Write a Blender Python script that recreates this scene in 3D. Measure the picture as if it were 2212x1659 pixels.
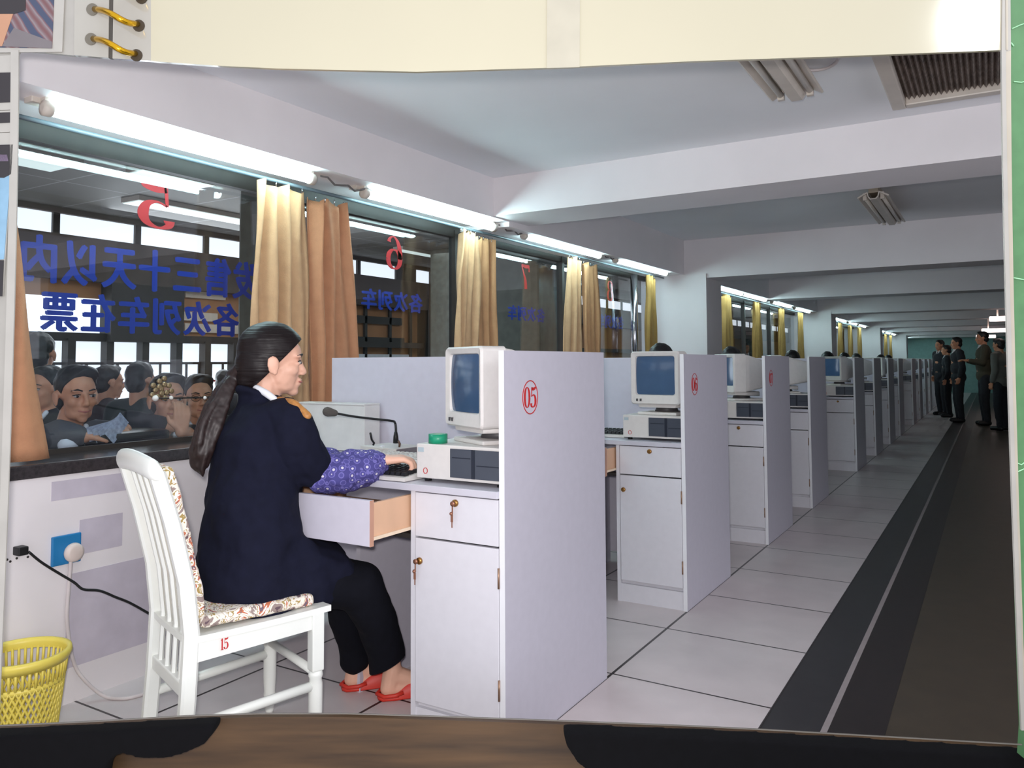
import bpy, bmesh, math, random
from mathutils import Vector as V, Matrix as M4
random.seed(7)
for o in list(bpy.data.objects): bpy.data.objects.remove(o)
sc = bpy.context.scene; COL = sc.collection
PI = math.pi

# ------------------------------------------------------------------ camera
FPX, TH, PH, RO, CY, CX, HC = 1703.3, .5457, .0506, -.0051, 697.9, 1106.4, 1.162
fw = V((-math.sin(TH)*math.cos(PH), math.cos(TH)*math.cos(PH), math.sin(PH)))
r0 = V((math.cos(TH), math.sin(TH), 0)); u0 = r0.cross(fw)
rt = r0*math.cos(RO)+u0*math.sin(RO); up = u0*math.cos(RO)-r0*math.sin(RO)
CAM = V((0, 0, HC))
cd = bpy.data.cameras.new('camera'); cam = bpy.data.objects.new('camera', cd); COL.objects.link(cam)
cam.matrix_world = M4(((rt.x, up.x, -fw.x, 0), (rt.y, up.y, -fw.y, 0), (rt.z, up.z, -fw.z, HC), (0, 0, 0, 1)))
cd.sensor_fit = 'HORIZONTAL'; cd.sensor_width = 36; cd.lens = FPX/2212*36
cd.shift_x = (1106-CX)/2212; cd.shift_y = -(829.5-CY)/2212; cd.clip_start = .05; cd.clip_end = 200
sc.camera = cam
# ------------------------------------------------------------------ world, light, exposure
w = bpy.data.worlds.new('world'); sc.world = w; w.use_nodes = True
w.node_tree.nodes['Background'].inputs[0].default_value = (.88, .90, 1, 1)
w.node_tree.nodes['Background'].inputs[1].default_value = 1.0
sc.view_settings.view_transform = 'Standard'; sc.view_settings.look = 'None'
sc.view_settings.exposure = .3; sc.view_settings.gamma = 1; sc.view_settings.use_curve_mapping = False
fl = bpy.data.lights.new('camera_flash', 'POINT'); fl.energy = 128; fl.color = (1, .965, .95); fl.shadow_soft_size = .03
flo = bpy.data.objects.new('camera_flash', fl); COL.objects.link(flo); flo.location = CAM - rt*.03 + up*.06
TUBE_E = 30

def at(u, v, X=None, Y=None, Z=None, d=None):
    r = fw + rt*((u-CX)/FPX) - up*((v-CY)/FPX)
    if d is not None: return CAM + r*d
    for val, i in ((X, 0), (Y, 1), (Z, 2)):
        if val is not None: return CAM + r*((val-CAM[i])/r[i])

# ------------------------------------------------------------------ materials
def lin(c):
    return tuple(((x/255)/12.92 if x/255 <= .04045 else ((x/255+.055)/1.055)**2.4) for x in c)
MATS = {}
def mat(name, rgb, rough=.6, metal=0, var=.06, scale=12, bump=0, bscale=60, coat=0, emit=None, spec=.5):
    if name in MATS: return MATS[name]
    m = bpy.data.materials.new(name); m.use_nodes = True; nt = m.node_tree; N = nt.nodes; L = nt.links
    b = N['Principled BSDF']; c = lin(rgb)
    tc = N.new('ShaderNodeTexCoord'); nz = N.new('ShaderNodeTexNoise'); nz.inputs['Scale'].default_value = scale
    nz.inputs['Detail'].default_value = 4
    L.new(tc.outputs['Object'], nz.inputs['Vector'])
    cr = N.new('ShaderNodeValToRGB'); L.new(nz.outputs['Fac'], cr.inputs['Fac'])
    cr.color_ramp.elements[0].position = .3; cr.color_ramp.elements[1].position = .7
    cr.color_ramp.elements[0].color = (*[x*(1-var) for x in c], 1); cr.color_ramp.elements[1].color = (*[min(1, x*(1+var)) for x in c], 1)
    L.new(cr.outputs['Color'], b.inputs['Base Color'])
    b.inputs['Roughness'].default_value = rough; b.inputs['Metallic'].default_value = metal
    b.inputs['Coat Weight'].default_value = coat; b.inputs['Specular IOR Level'].default_value = spec
    if emit:
        b.inputs['Emission Color'].default_value = (*emit[0], 1); b.inputs['Emission Strength'].default_value = emit[1]
    if bump:
        n2 = N.new('ShaderNodeTexNoise'); n2.inputs['Scale'].default_value = bscale; n2.inputs['Detail'].default_value = 3
        L.new(tc.outputs['Object'], n2.inputs['Vector'])
        bp = N.new('ShaderNodeBump'); bp.inputs['Strength'].default_value = bump; bp.inputs['Distance'].default_value = .01
        L.new(n2.outputs['Fac'], bp.inputs['Height']); L.new(bp.outputs['Normal'], b.inputs['Normal'])
    MATS[name] = m; return m
def nodes(m): return m.node_tree.nodes, m.node_tree.links, m.node_tree.nodes['Principled BSDF']

white_paint = mat('white_wall_paint', (230, 224, 226), .7, var=.035, scale=2.5)
ceil_paint = mat('ceiling_paint', (232, 231, 234), .8, var=.03, scale=1.5)
lam = mat('grey_white_laminate', (200, 196, 208), .45, var=.02, scale=30)
lamw = mat('white_laminate_front', (212, 210, 216), .4, var=.02, scale=30)
edge_white = mat('white_edge_band', (226, 226, 230), .4, var=.02)
plastic = mat('cream_plastic', (212, 207, 203), .45, var=.03, scale=40)
plastic_d = mat('dark_grey_plastic', (70, 68, 70), .5)  # plain dark grey, for the monitor buttons and swivel neck
bezel_black = mat('black_drive_panel', (66, 71, 82), .35, var=.05)
key_black = mat('black_keys', (25, 24, 28), .5)
black = mat('black_plastic', (18, 17, 19), .45)
foam = mat('grey_foam', (92, 86, 82), .9, bump=.5, bscale=300)
brass = mat('brass', (170, 125, 70), .3, metal=.9)
chrome = mat('chrome', (200, 200, 205), .15, metal=1)
wood = mat('pale_drawer_wood', (214, 172, 140), .55, var=.08, scale=8)
chair_white = mat('white_chair_lacquer', (236, 238, 232), .35, var=.02)
skin = mat('skin', (226, 176, 152), .5, var=.05, scale=25)
skin_m = mat('tanned_skin', (214, 150, 116), .5, var=.06, scale=25)
hair = mat('black_hair', (24, 16, 17), .46, var=.3, scale=60, spec=.3, bump=.4, bscale=5)
for n_ in hair.node_tree.nodes:
    if n_.type == 'TEX_NOISE':
        mp0 = hair.node_tree.nodes.new('ShaderNodeMapping'); mp0.inputs['Scale'].default_value = (1, 1, 26); mp0.inputs['Rotation'].default_value = (.3, -.3, 0)
        l0 = n_.inputs['Vector'].links[0]; src0 = l0.from_socket; hair.node_tree.links.remove(l0)
        hair.node_tree.links.new(src0, mp0.inputs['Vector']); hair.node_tree.links.new(mp0.outputs[0], n_.inputs['Vector'])
hair2 = mat('dark_hair', (26, 24, 26), .45, var=.3, scale=60)
navy = mat('navy_jacket_cloth', (18, 20, 38), .9, var=.12, scale=30, bump=.7, bscale=11, spec=.2)
navy2 = mat('dark_trouser_cloth', (11, 12, 21), .9, var=.12, scale=30, bump=.2, bscale=30, spec=.2)
shirt = mat('white_shirt_cloth', (235, 235, 240), .7)
gold = mat('gold_braid', (176, 120, 62), .5, var=.2, scale=80)
red_slip = mat('red_slipper', (206, 52, 38), .5, var=.08)
lips = mat('lips', (190, 110, 100), .5)
eye_w = mat('eye_white', (178, 168, 162), .3)
eye_d = mat('eye_dark', (25, 18, 16), .3)
grey_suit = mat('grey_suit_cloth', (88, 86, 90), .85, var=.12, scale=30)
dark_suit = mat('dark_suit_cloth', (36, 38, 44), .85, var=.12, scale=30)
green_tape = mat('green_tape', (20, 140, 104), .35, var=.06)
stone = mat('dark_granite', (58, 54, 56), .18, var=.25, scale=90)
red_ink = mat('red_paint', (190, 40, 42), .6, var=.08)
red_vinyl = mat('red_vinyl', (220, 48, 46), .6, var=.05)
blue_vinyl = mat('blue_vinyl', (36, 60, 158), .6, var=.06)
sock_blue = mat('blue_socket_plate', (36, 120, 176), .4)
yellow = mat('yellow_basket_plastic', (226, 206, 92), .4, var=.05)
cable_w = mat('white_cable', (205, 195, 195), .5)
fix_metal = mat('fixture_white_metal', (200, 190, 180), .4, var=.05)
hall_dark = mat('dark_brown_frame', (48, 43, 40), .5, var=.15)
pale_screen = None

# floor tiles
def floor_mat():
    m = mat('white_floor_tile', (206, 196, 196), .32, var=.05, scale=6, bump=.03, bscale=200)
    N, L, b = nodes(m); src = b.inputs['Base Color'].links[0].from_socket
    tc = N.new('ShaderNodeTexCoord'); sep = N.new('ShaderNodeSeparateXYZ'); L.new(tc.outputs['Object'], sep.inputs[0])
    def line(sock, off, pitch, wd):
        a = N.new('ShaderNodeMath'); a.operation = 'SUBTRACT'; L.new(sock, a.inputs[0]); a.inputs[1].default_value = off-pitch*100
        d = N.new('ShaderNodeMath'); d.operation = 'DIVIDE'; L.new(a.outputs[0], d.inputs[0]); d.inputs[1].default_value = pitch
        f = N.new('ShaderNodeMath'); f.operation = 'FRACT'; L.new(d.outputs[0], f.inputs[0])
        g = N.new('ShaderNodeMath'); g.operation = 'LESS_THAN'; L.new(f.outputs[0], g.inputs[0]); g.inputs[1].default_value = wd/pitch
        return g
    lx = line(sep.outputs['X'], -1.255, .585, .011); ly = line(sep.outputs['Y'], 2.760, .583, .009)
    mx = N.new('ShaderNodeMath'); mx.operation = 'MAXIMUM'; L.new(lx.outputs[0], mx.inputs[0]); L.new(ly.outputs[0], mx.inputs[1])
    mix = N.new('ShaderNodeMixRGB'); L.new(mx.outputs[0], mix.inputs['Fac']); L.new(src, mix.inputs['Color1'])
    mix.inputs['Color2'].default_value = (.03, .024, .024, 1); L.new(mix.outputs[0], b.inputs['Base Color'])
    return m
floor_tile = floor_mat()
dark_strip = mat('dark_stone_strip', (44, 42, 44), .35, var=.12, scale=20)
dark_strip2 = mat('dark_red_brown_strip', (38, 31, 31), .4, var=.12, scale=20)
olive_floor = mat('olive_brown_floor', (66, 57, 46), .4, var=.1, scale=12)
joint = mat('pale_joint', (150, 140, 140), .6)

def curtain_mat(name, c):
    m = mat(name, c, .85, var=.07, scale=20, bump=.2, bscale=220); return m
curt_a = curtain_mat('tan_curtain', (186, 142, 102)); curt_b = curtain_mat('pale_tan_curtain', (196, 158, 120)); curt_c = curtain_mat('rose_tan_curtain', (184, 132, 98))
curt_d = curtain_mat('ochre_curtain', (156, 122, 66))

def floral():
    m = mat('floral_cloth', (210, 195, 180), .85); N, L, b = nodes(m)
    tc = N.new('ShaderNodeTexCoord'); nz = N.new('ShaderNodeTexNoise'); nz.inputs['Scale'].default_value = 14; nz.inputs['Detail'].default_value = 3
    nz.inputs['Distortion'].default_value = 2.2
    L.new(tc.outputs['Object'], nz.inputs['Vector']); cr = N.new('ShaderNodeValToRGB'); cr.color_ramp.interpolation = 'CONSTANT'
    e = cr.color_ramp.elements; e[0].position = 0; e[0].color = (*lin((96, 76, 84)), 1); e[1].position = .36; e[1].color = (*lin((150, 132, 126)), 1)
    for p, c in ((.44, (232, 224, 212)), (.52, (164, 140, 84)), (.56, (236, 228, 220)), (.63, (192, 110, 76)), (.67, (110, 92, 104)), (.73, (220, 206, 196))):
        q = e.new(p); q.color = (*lin(c), 1)
    L.new(nz.outputs['Fac'], cr.inputs['Fac']); L.new(cr.outputs['Color'], b.inputs['Base Color']); return m
floral_m = floral()
def dotted():
    m = mat('violet_dotted_cloth', (70, 66, 128), .85); N, L, b = nodes(m)
    tc = N.new('ShaderNodeTexCoord'); vo = N.new('ShaderNodeTexVoronoi'); vo.inputs['Scale'].default_value = 46; vo.inputs['Randomness'].default_value = .35
    L.new(tc.outputs['Object'], vo.inputs['Vector']); cr = N.new('ShaderNodeValToRGB'); cr.color_ramp.interpolation = 'CONSTANT'
    e = cr.color_ramp.elements; e[0].position = 0; e[0].color = (*lin((206, 200, 210)), 1); e[1].position = .2; e[1].color = (*lin((78, 74, 142)), 1)
    q = e.new(.42); q.color = (*lin((110, 104, 172)), 1); q = e.new(.52); q.color = (*lin((68, 64, 128)), 1)
    L.new(vo.outputs['Distance'], cr.inputs['Fac']); L.new(cr.outputs['Color'], b.inputs['Base Color']); return m
dots_m = dotted()
def glass_mat():
    m = bpy.data.materials.new('window_glass'); m.use_nodes = True; N = m.node_tree.nodes; L = m.node_tree.links; N.remove(N['Principled BSDF'])
    out = N['Material Output']; tr = N.new('ShaderNodeBsdfTransparent'); tr.inputs[0].default_value = (.86, .9, .93, 1)
    gl = N.new('ShaderNodeBsdfGlossy'); gl.inputs['Roughness'].default_value = .015; lw = N.new('ShaderNodeLayerWeight'); fr = N.new('ShaderNodeMath'); fr.operation = 'POWER'; L.new(lw.outputs['Facing'], fr.inputs[0]); fr.inputs[1].default_value = 4
    nz = N.new('ShaderNodeTexNoise'); nz.inputs['Scale'].default_value = 1.2
    mu = N.new('ShaderNodeMath'); mu.operation = 'MULTIPLY_ADD'; L.new(fr.outputs[0], mu.inputs[0]); mu.inputs[1].default_value = .8; mu.inputs[2].default_value = .05
    mu.use_clamp = True
    L.new(nz.outputs['Fac'], gl.inputs['Color']); gl.inputs['Color'].default_value = (1, 1, 1, 1); m.node_tree.links.remove(gl.inputs['Color'].links[0])
    mx = N.new('ShaderNodeMixShader'); L.new(mu.outputs[0], mx.inputs[0]); L.new(tr.outputs[0], mx.inputs[1]); L.new(gl.outputs[0], mx.inputs[2]); L.new(mx.outputs[0], out.inputs[0])
    return m
glass = glass_mat()
def emis(name, rgb, s):
    return mat(name, rgb, .5, emit=(lin(rgb), s))
tube_glow = emis('fluorescent_glow', (206, 244, 248), TUBE_E)
def screen_mat():
    m = mat('monitor_screen', (54, 72, 96), .12, var=.1, scale=14, spec=.7); N, L, b = nodes(m)
    b.inputs['Emission Color'].default_value = (*lin((70, 112, 158)), 1); b.inputs['Emission Strength'].default_value = .12
    return m
screen_m = screen_mat()

# ------------------------------------------------------------------ mesh helpers
class MB:
    def __init__(s): s.bm = bmesh.new()
    def _add(s, tmp, mtx=None, smooth=False):
        if mtx is not None: bmesh.ops.transform(tmp, matrix=mtx, verts=tmp.verts)
        mp = {v: s.bm.verts.new(v.co) for v in tmp.verts}
        for f in tmp.faces:
            try:
                g = s.bm.faces.new([mp[v] for v in f.verts]); g.smooth = smooth or f.smooth
            except ValueError: pass
        tmp.free(); return s
    def box(s, x0, x1, y0, y1, z0, z1, bev=0, mtx=None, seg=2):
        t = bmesh.new(); bmesh.ops.create_cube(t, size=1)
        bmesh.ops.transform(t, matrix=M4.Translation(((x0+x1)/2, (y0+y1)/2, (z0+z1)/2)) @ M4.Diagonal((abs(x1-x0), abs(y1-y0), abs(z1-z0), 1)), verts=t.verts)
        if bev: bmesh.ops.bevel(t, geom=list(t.edges), offset=bev, segments=seg, affect='EDGES', profile=.6)
        return s._add(t, mtx)
    def prism(s, poly, vec, mtx=None):
        t = bmesh.new(); a = [t.verts.new(V(p)) for p in poly]; b = [t.verts.new(V(p)+V(vec)) for p in poly]; n = len(a)
        t.faces.new(a); t.faces.new(b[::-1])
        for i in range(n): t.faces.new([a[i], b[i], b[(i+1) % n], a[(i+1) % n]])
        bmesh.ops.recalc_face_normals(t, faces=t.faces)
        return s._add(t, mtx)
    def loft(s, rings, cap=True, closed=True, smooth=True):
        t = bmesh.new(); R = [[t.verts.new(V(p)) for p in r] for r in rings]; n = len(R[0])
        for i in range(len(R)-1):
            for j in range(n if closed else n-1):
                k = (j+1) % n
                f = t.faces.new([R[i][j], R[i][k], R[i+1][k], R[i+1][j]]); f.smooth = smooth
        if cap and closed:
            t.faces.new(R[0][::-1]); t.faces.new(R[-1])
        bmesh.ops.recalc_face_normals(t, faces=t.faces)
        return s._add(t)
    def tube(s, pts, r, n=10, cap=True):
        pts = [V(p) for p in pts]; rs = r if isinstance(r, (list, tuple)) else [r]*len(pts); rings = []
        nrm = None
        for i, p in enumerate(pts):
            tg = (pts[min(i+1, len(pts)-1)]-pts[max(i-1, 0)]).normalized()
            if nrm is None:
                nrm = tg.orthogonal().normalized()
            nrm = (nrm - tg*nrm.dot(tg)).normalized(); bn = tg.cross(nrm)
            rings.append([p+nrm*(rs[i]*math.cos(2*PI*k/n))+bn*(rs[i]*math.sin(2*PI*k/n)) for k in range(n)])
        return s.loft(rings, cap)
    def lathe(s, prof, n=24, c=(0, 0, 0), cap=True, mtx=None):
        rings = [[V((c[0]+r*math.cos(2*PI*k/n), c[1]+r*math.sin(2*PI*k/n), c[2]+z)) for k in range(n)] for r, z in prof]
        if mtx is not None: rings = [[mtx @ p for p in r] for r in rings]
        return s.loft(rings, cap)
    def ball(s, c, r, mtx=None, sub=2):
        t = bmesh.new(); bmesh.ops.create_icosphere(t, subdivisions=sub, radius=1)
        rr = r if isinstance(r, (list, tuple)) else (r, r, r)
        bmesh.ops.transform(t, matrix=M4.Translation(c) @ (mtx.to_4x4() if mtx is not None else M4.Identity(4)) @ M4.Diagonal((*rr, 1)), verts=t.verts)
        return s._add(t, None, True)
    def hull(s, a, ra, b, rb, sub=2):
        t = bmesh.new()
        for c, r in ((a, ra), (b, rb)): bmesh.ops.create_icosphere(t, subdivisions=sub, radius=r, matrix=M4.Translation(V(c)))
        h = bmesh.ops.convex_hull(t, input=t.verts)
        bmesh.ops.delete(t, geom=[g for g in h['geom_interior'] if isinstance(g, bmesh.types.BMVert)], context='VERTS')
        return s._add(t, None, True)
    def chain(s, pr, sub=2):
        for (a, ra), (b, rb) in zip(pr[:-1], pr[1:]): s.hull(a, ra, b, rb, sub)
        return s
    def ribbon(s, pts, org, ex, ey, nrm, th=.0012, res=8):
        # pts: (x, y, width) centre line, Catmull-Rom smoothed, laid on plane org+x*ex+y*ey
        P = []
        q = [pts[0]]+list(pts)+[pts[-1]]
        for i in range(1, len(q)-2):
            for k in range(res):
                t = k/res; o = []
                for c in range(3):
                    a, b, c2, d = q[i-1][c], q[i][c], q[i+1][c], q[i+2][c]
                    o.append(.5*((2*b)+(-a+c2)*t+(2*a-5*b+4*c2-d)*t*t+(-a+3*b-3*c2+d)*t**3))
                P.append(o)
        P.append(list(q[-2])); rings = []
        for i, (x, y, wd) in enumerate(P):
            a = P[max(i-1, 0)]; b = P[min(i+1, len(P)-1)]; tx, ty = b[0]-a[0], b[1]-a[1]; l = math.hypot(tx, ty) or 1
            nx, ny = -ty/l*wd/2, tx/l*wd/2
            f = lambda X, Y, e: V(org)+V(ex)*X+V(ey)*Y+V(nrm)*e
            rings.append([f(x+nx, y+ny, 0), f(x-nx, y-ny, 0), f(x-nx, y-ny, th), f(x+nx, y+ny, th)])
        return s.loft(rings, True, True, False)
    def build(s, name, m, parent=None, loc=(0, 0, 0), shift=None):
        me = bpy.data.meshes.new(name)
        if shift is not None: bmesh.ops.translate(s.bm, vec=-V(shift), verts=s.bm.verts)
        s.bm.to_mesh(me); s.bm.free(); o = bpy.data.objects.new(name, me); COL.objects.link(o)
        me.materials.append(m); o.location = loc
        if parent is not None: o.parent = parent
        return o

def smooth(pts, res=6):
    P = [V(p) for p in pts]; q = [P[0]]+P+[P[-1]]; out = []
    for i in range(1, len(q)-2):
        a, b, c, d = q[i-1], q[i], q[i+1], q[i+2]
        for k in range(res):
            t = k/res; out.append(.5*((2*b)+(c-a)*t+(2*a-5*b+4*c-d)*t*t+(3*b-a-3*c+d)*t**3))
    return out+[P[-1]]
def tag(o, label=None, cat=None, group=None, kind=None):
    if label: o['label'] = label
    if cat: o['category'] = cat
    if group: o['group'] = group
    if kind: o['kind'] = kind
    return o
def thing(name, label, cat, loc=(0, 0, 0), rz=0, group=None):
    o = bpy.data.objects.new(name, None); COL.objects.link(o); o.location = loc; o.rotation_euler = (0, 0, rz); o.empty_display_size = .1
    return tag(o, label, cat, group)
def struct(name, mb, m, parent=None):
    o = mb.build(name, m, parent)
    if parent is None: o['kind'] = 'structure'
    return o
def dup(o, loc=None, rz=None, label=None, parent=None, skip=()):
    c = o.copy(); COL.objects.link(c)
    if parent is not None: c.parent = parent
    if loc is not None: c.location = loc
    if rz is not None: c.rotation_euler = (0, 0, rz)
    if label: c['label'] = label
    for ch in list(o.children):
        if ch.name.split('.')[0] in skip: continue
        dup(ch, parent=c, skip=skip)
    return c
def remesh(mb, name, m, parent, voxel, smooth=3, noise=0, nscale=9, org=(0, 0, 0), cuts=()):
    """union the overlapping solids into one continuous surface"""
    from mathutils import noise as nz
    me = bpy.data.meshes.new(name); mb.bm.to_mesh(me); mb.bm.free(); o = bpy.data.objects.new(name, me); COL.objects.link(o)
    md = o.modifiers.new('r', 'REMESH'); md.mode = 'VOXEL'; md.voxel_size = voxel
    dg = bpy.context.evaluated_depsgraph_get(); m2 = bpy.data.meshes.new_from_object(o.evaluated_get(dg))
    o.modifiers.clear(); o.data = m2; bpy.data.meshes.remove(me); m2.name = name
    bm = bmesh.new(); bm.from_mesh(m2)
    for _ in range(smooth): bmesh.ops.smooth_vert(bm, verts=bm.verts, factor=.5, use_axis_x=True, use_axis_y=True, use_axis_z=True)
    if noise:
        bm.normal_update()
        for v in bm.verts:
            p = v.co; k = nz.noise(p*nscale)+.5*nz.noise(p*nscale*2.3)
            v.co = p+v.normal*(k*noise)
    for co, no in cuts:
        g = bmesh.ops.bisect_plane(bm, geom=bm.verts[:]+bm.edges[:]+bm.faces[:], plane_co=co, plane_no=no, clear_outer=True)
        ed = [e for e in g['geom_cut'] if isinstance(e, bmesh.types.BMEdge)]
        bmesh.ops.holes_fill(bm, edges=ed, sides=0)
    for f in bm.faces: f.smooth = True
    bmesh.ops.translate(bm, vec=-V(org), verts=bm.verts)
    bm.to_mesh(m2); bm.free(); m2.materials.clear(); m2.materials.append(m)
    if parent is not None: o.parent = parent
    return o

# ------------------------------------------------------------------ glyph strokes (unit box about 1 x 1.6)
def ell(cx, cy, rx, ry, wt, ws, n=16, a0=0, a1=2*PI):
    return [(cx+rx*math.cos(a0+(a1-a0)*i/n), cy+ry*math.sin(a0+(a1-a0)*i/n), wt+(ws-wt)*abs(math.cos(a0+(a1-a0)*i/n))) for i in range(n+1)]
GL = {
 '0': [ell(.5, .8, .36, .74, .05, .26)],
 '1': [[(.5, 0, .24), (.5, 1.56, .24)], [(.5, 1.5, .08), (.25, 1.3, .06)], [(.22, .03, .06), (.78, .03, .06)]],
 '5': [[(.14, .34, .30), (.16, .16, .2), (.42, .05, .08), (.72, .2, .2), (.82, .5, .28), (.72, .84, .2), (.46, .96, .08), (.2, .84, .06)],
       [(.2, .84, .08), (.24, 1.54, .1)], [(.22, 1.44, .22), (.5, 1.40, .22), (.78, 1.47, .16), (.86, 1.58, .04)]],
 '6': [ell(.5, .48, .34, .44, .06, .25), [(.18, .5, .25), (.17, .85, .25), (.3, 1.3, .17), (.55, 1.53, .07), (.76, 1.4, .14), (.8, 1.26, .22)]],
 '7': [[(.16, 1.46, .2), (.5, 1.44, .22), (.86, 1.5, .14)], [(.84, 1.45, .08), (.66, 1.0, .12), (.5, .55, .22), (.46, .02, .26)], [(.13, 1.55, .06), (.13, 1.12, .1)]],
 '8': [ell(.5, .42, .34, .4, .06, .24), ell(.5, 1.16, .28, .34, .06, .2)],
 '2': [[(.2, 1.22, .2), (.3, 1.48, .12), (.55, 1.54, .08), (.78, 1.3, .22), (.7, .95, .18), (.35, .45, .1), (.14, .1, .08)], [(.12, .09, .18), (.85, .09, .18)]],
 '3': [ell(.46, 1.18, .3, .36, .07, .2, 12, 2.6, -1.4), ell(.46, .44, .34, .42, .07, .24, 12, 1.4, -2.7)],
 '4': [[(.68, 0, .22), (.68, 1.55, .22)], [(.66, 1.5, .07), (.1, .45, .07)], [(.08, .42, .1), (.95, .42, .1)]],
 '9': [ell(.5, 1.1, .34, .44, .06, .25), [(.82, 1.08, .25), (.83, .75, .25), (.7, .3, .17), (.45, .07, .07), (.24, .2, .14), (.2, .34, .22)]],
}
def digits(mb, txt, org, ex, ey, nrm, size, sx=1.0, adv=1.0, th=.0012):
    n = len(txt); tot = n*adv*sx
    for i, ch in enumerate(txt):
        for st in GL[ch]:
            mb.ribbon(st, V(org)+V(ex)*((i*adv*sx-tot/2)*size)-V(ey)*(.8*size), V(ex)*size*sx, V(ey)*size, nrm, th)
    return mb

# ================================================================== THE SETTING
BAY = 7.05; YEND = 33.2; XG = -3.0; XW = -2.75; XR = 2.4
Y0 = .3
# floor: raised pale tiles, dark stone strips, olive brown floor on the right
struct('floor', MB().box(-2.75, -.665, Y0, YEND, -.25, 0), floor_tile)
struct('floor_dark_strip', MB().box(-.665, -.497, Y0, YEND, -.25, -.001), dark_strip)
struct('trim_1', MB().box(-.497, -.478, Y0, YEND, -.25, -.0005), joint)
struct('floor_red_strip', MB().box(-.478, -.32, Y0, YEND, -.25, -.002), dark_strip2)
struct('floor_brown', MB().box(-.32, XR, Y0, YEND, -.25, -.003), olive_floor)
# ceiling slabs (split by the first cross beam), edge beam along the windows, cross beams
struct('ceiling', MB().prism([(-2.6, .72, 2.305), (XR, 3.75, 2.305), (XR, 4.2, 2.305), (-2.6, 4.2, 2.305)], (0, 0, .145)), ceil_paint)
struct('ceiling_far', MB().box(-2.6, XR, 4.2, YEND, 2.376, 2.45), ceil_paint)
struct('beam_window', MB().box(-3.05, -2.6, .72, 4.25, 2.06, 2.45).box(-3.05, -2.6, 4.25, YEND, 2.03, 2.45), white_paint)
bz = [2.068, 1.99, 2.02, 1.99, 2.0, 2.0, 2.0, 2.0, 2.0]
for k in range(9):
    y = 4.07+3.525*k
    if y < YEND-.4: struct('beam_cross', MB().box(-2.6, XR, y, y+.42, bz[k], 2.42), white_paint)
cols = [.52, 7.57, 14.62, 21.67, 28.72]
for y in cols[1:]:
    struct('column', MB().box(-3.05, -2.37, y, y+.5, 0, 2.03), white_paint)
# walls
struct('wall_window', MB().box(-3.05, XW, Y0, YEND, -.5, .785), white_paint)
struct('wall_right', MB().box(XR, XR+.15, 4.5, YEND, -.25, 2.45), mat('far_side_wall_paint', (150, 160, 160), .8))
struct('wall_end', MB().box(-3.05, XR+.15, YEND, YEND+.2, -.25, 2.45), mat('teal_end_wall_paint', (150, 188, 184), .8))
struct('sill', MB().box(-3.42, -2.738, Y0, YEND, .785, .832, .006), stone)
# painted-over patches on the low wall, one shade greyer
patch = mat('grey_lilac_paint_patch', (196, 188, 200), .7)
mbp = MB()
for y0, y1, z0, z1 in ((1.50, 1.80, .70, .765), (1.60, 1.76, .50, .62), (1.56, 1.95, .12, .44)): mbp.box(XW-.002, XW+.0015, y0, y1, z0, z1)
struct('trim_paint_patches', mbp, patch)
# windows: four between each pair of columns
WB = [1.10, 2.66, 4.20, 5.70, 7.20]
wins = []
wn = 5
for b in range(5):
    lo = cols[b]+.5; hi = cols[b+1] if b < 4 else YEND
    for i in range(4):
        a = max(lo, WB[i]+b*BAY) if i else lo
        c = WB[i+1]+b*BAY if i < 3 else hi
        if a >= hi-.2: break
        c = min(c, hi)
        f = MB()
        if c < hi-.01: f.box(XG-.02, XG+.03, c-.02, c+.02, .83, 2.03)
        f.box(XG-.02, XG+.02, a, c, 1.985, 2.06).box(XG-.012, XG+.012, a, c, .832, .85)
        o = struct('window_%d' % (len(wins)+1), f, hall_dark)
        MB().box(XG-.003, XG+.003, a+.001, c-.001, .85, 2.0).build('pane', glass, o)
        wins.append((o, a, c))
# shiny post at the end of the fourth window
tag(MB().lathe([(.035, .832), (.035, 2.0)], 20, (XG+.1, 7.02, 0)).build('window_post', chrome), 'shiny round metal post at the far end of window 8 beside the column', 'post')

# ================================================================== PUBLIC HALL BEHIND THE GLASS
FL = -.45
wall_brown = mat('brown_hall_panel', (92, 82, 76), .8, var=.12, scale=6)
hall_tan = mat('tan_hall_wall', (176, 128, 88), .8, var=.1, scale=5)
day = emis('daylight_pane', (244, 246, 250), 1.05)
struct('floor_hall', MB().box(-12, -3.05, -4, YEND, FL-.1, FL), mat('hall_floor_stone', (96, 90, 86), .4))
def hall_ceiling_mat():
    m = mat('hall_ceiling_panel', (112, 108, 104), .7, var=.08, scale=3); N, L, b = nodes(m); src = b.inputs['Base Color'].links[0].from_socket
    tc = N.new('ShaderNodeTexCoord'); br = N.new('ShaderNodeTexBrick'); br.inputs['Scale'].default_value = 1; br.offset = 0
    br.inputs['Brick Width'].default_value = 1.2; br.inputs['Row Height'].default_value = .55; br.inputs['Mortar Size'].default_value = .008
    br.inputs['Color1'].default_value = br.inputs['Color2'].default_value = (0, 0, 0, 1); br.inputs['Mortar'].default_value = (1, 1, 1, 1)
    L.new(tc.outputs['Object'], br.inputs['Vector']); mx = N.new('ShaderNodeMixRGB'); L.new(br.outputs['Color'], mx.inputs['Fac']); L.new(src, mx.inputs['Color1'])
    mx.inputs['Color2'].default_value = (*lin((158, 156, 154)), 1); L.new(mx.outputs[0], b.inputs['Base Color']); return m
struct('ceiling_hall', MB().box(-12, -3.05, -4, YEND, 2.56, 2.7), hall_ceiling_mat())
struct('wall_hall_end', MB().box(-12, -3.05, YEND, YEND+.2, FL, 2.6), wall_brown)
XF = -7.0
fr = MB()   # dark frame of the street facade
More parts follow.
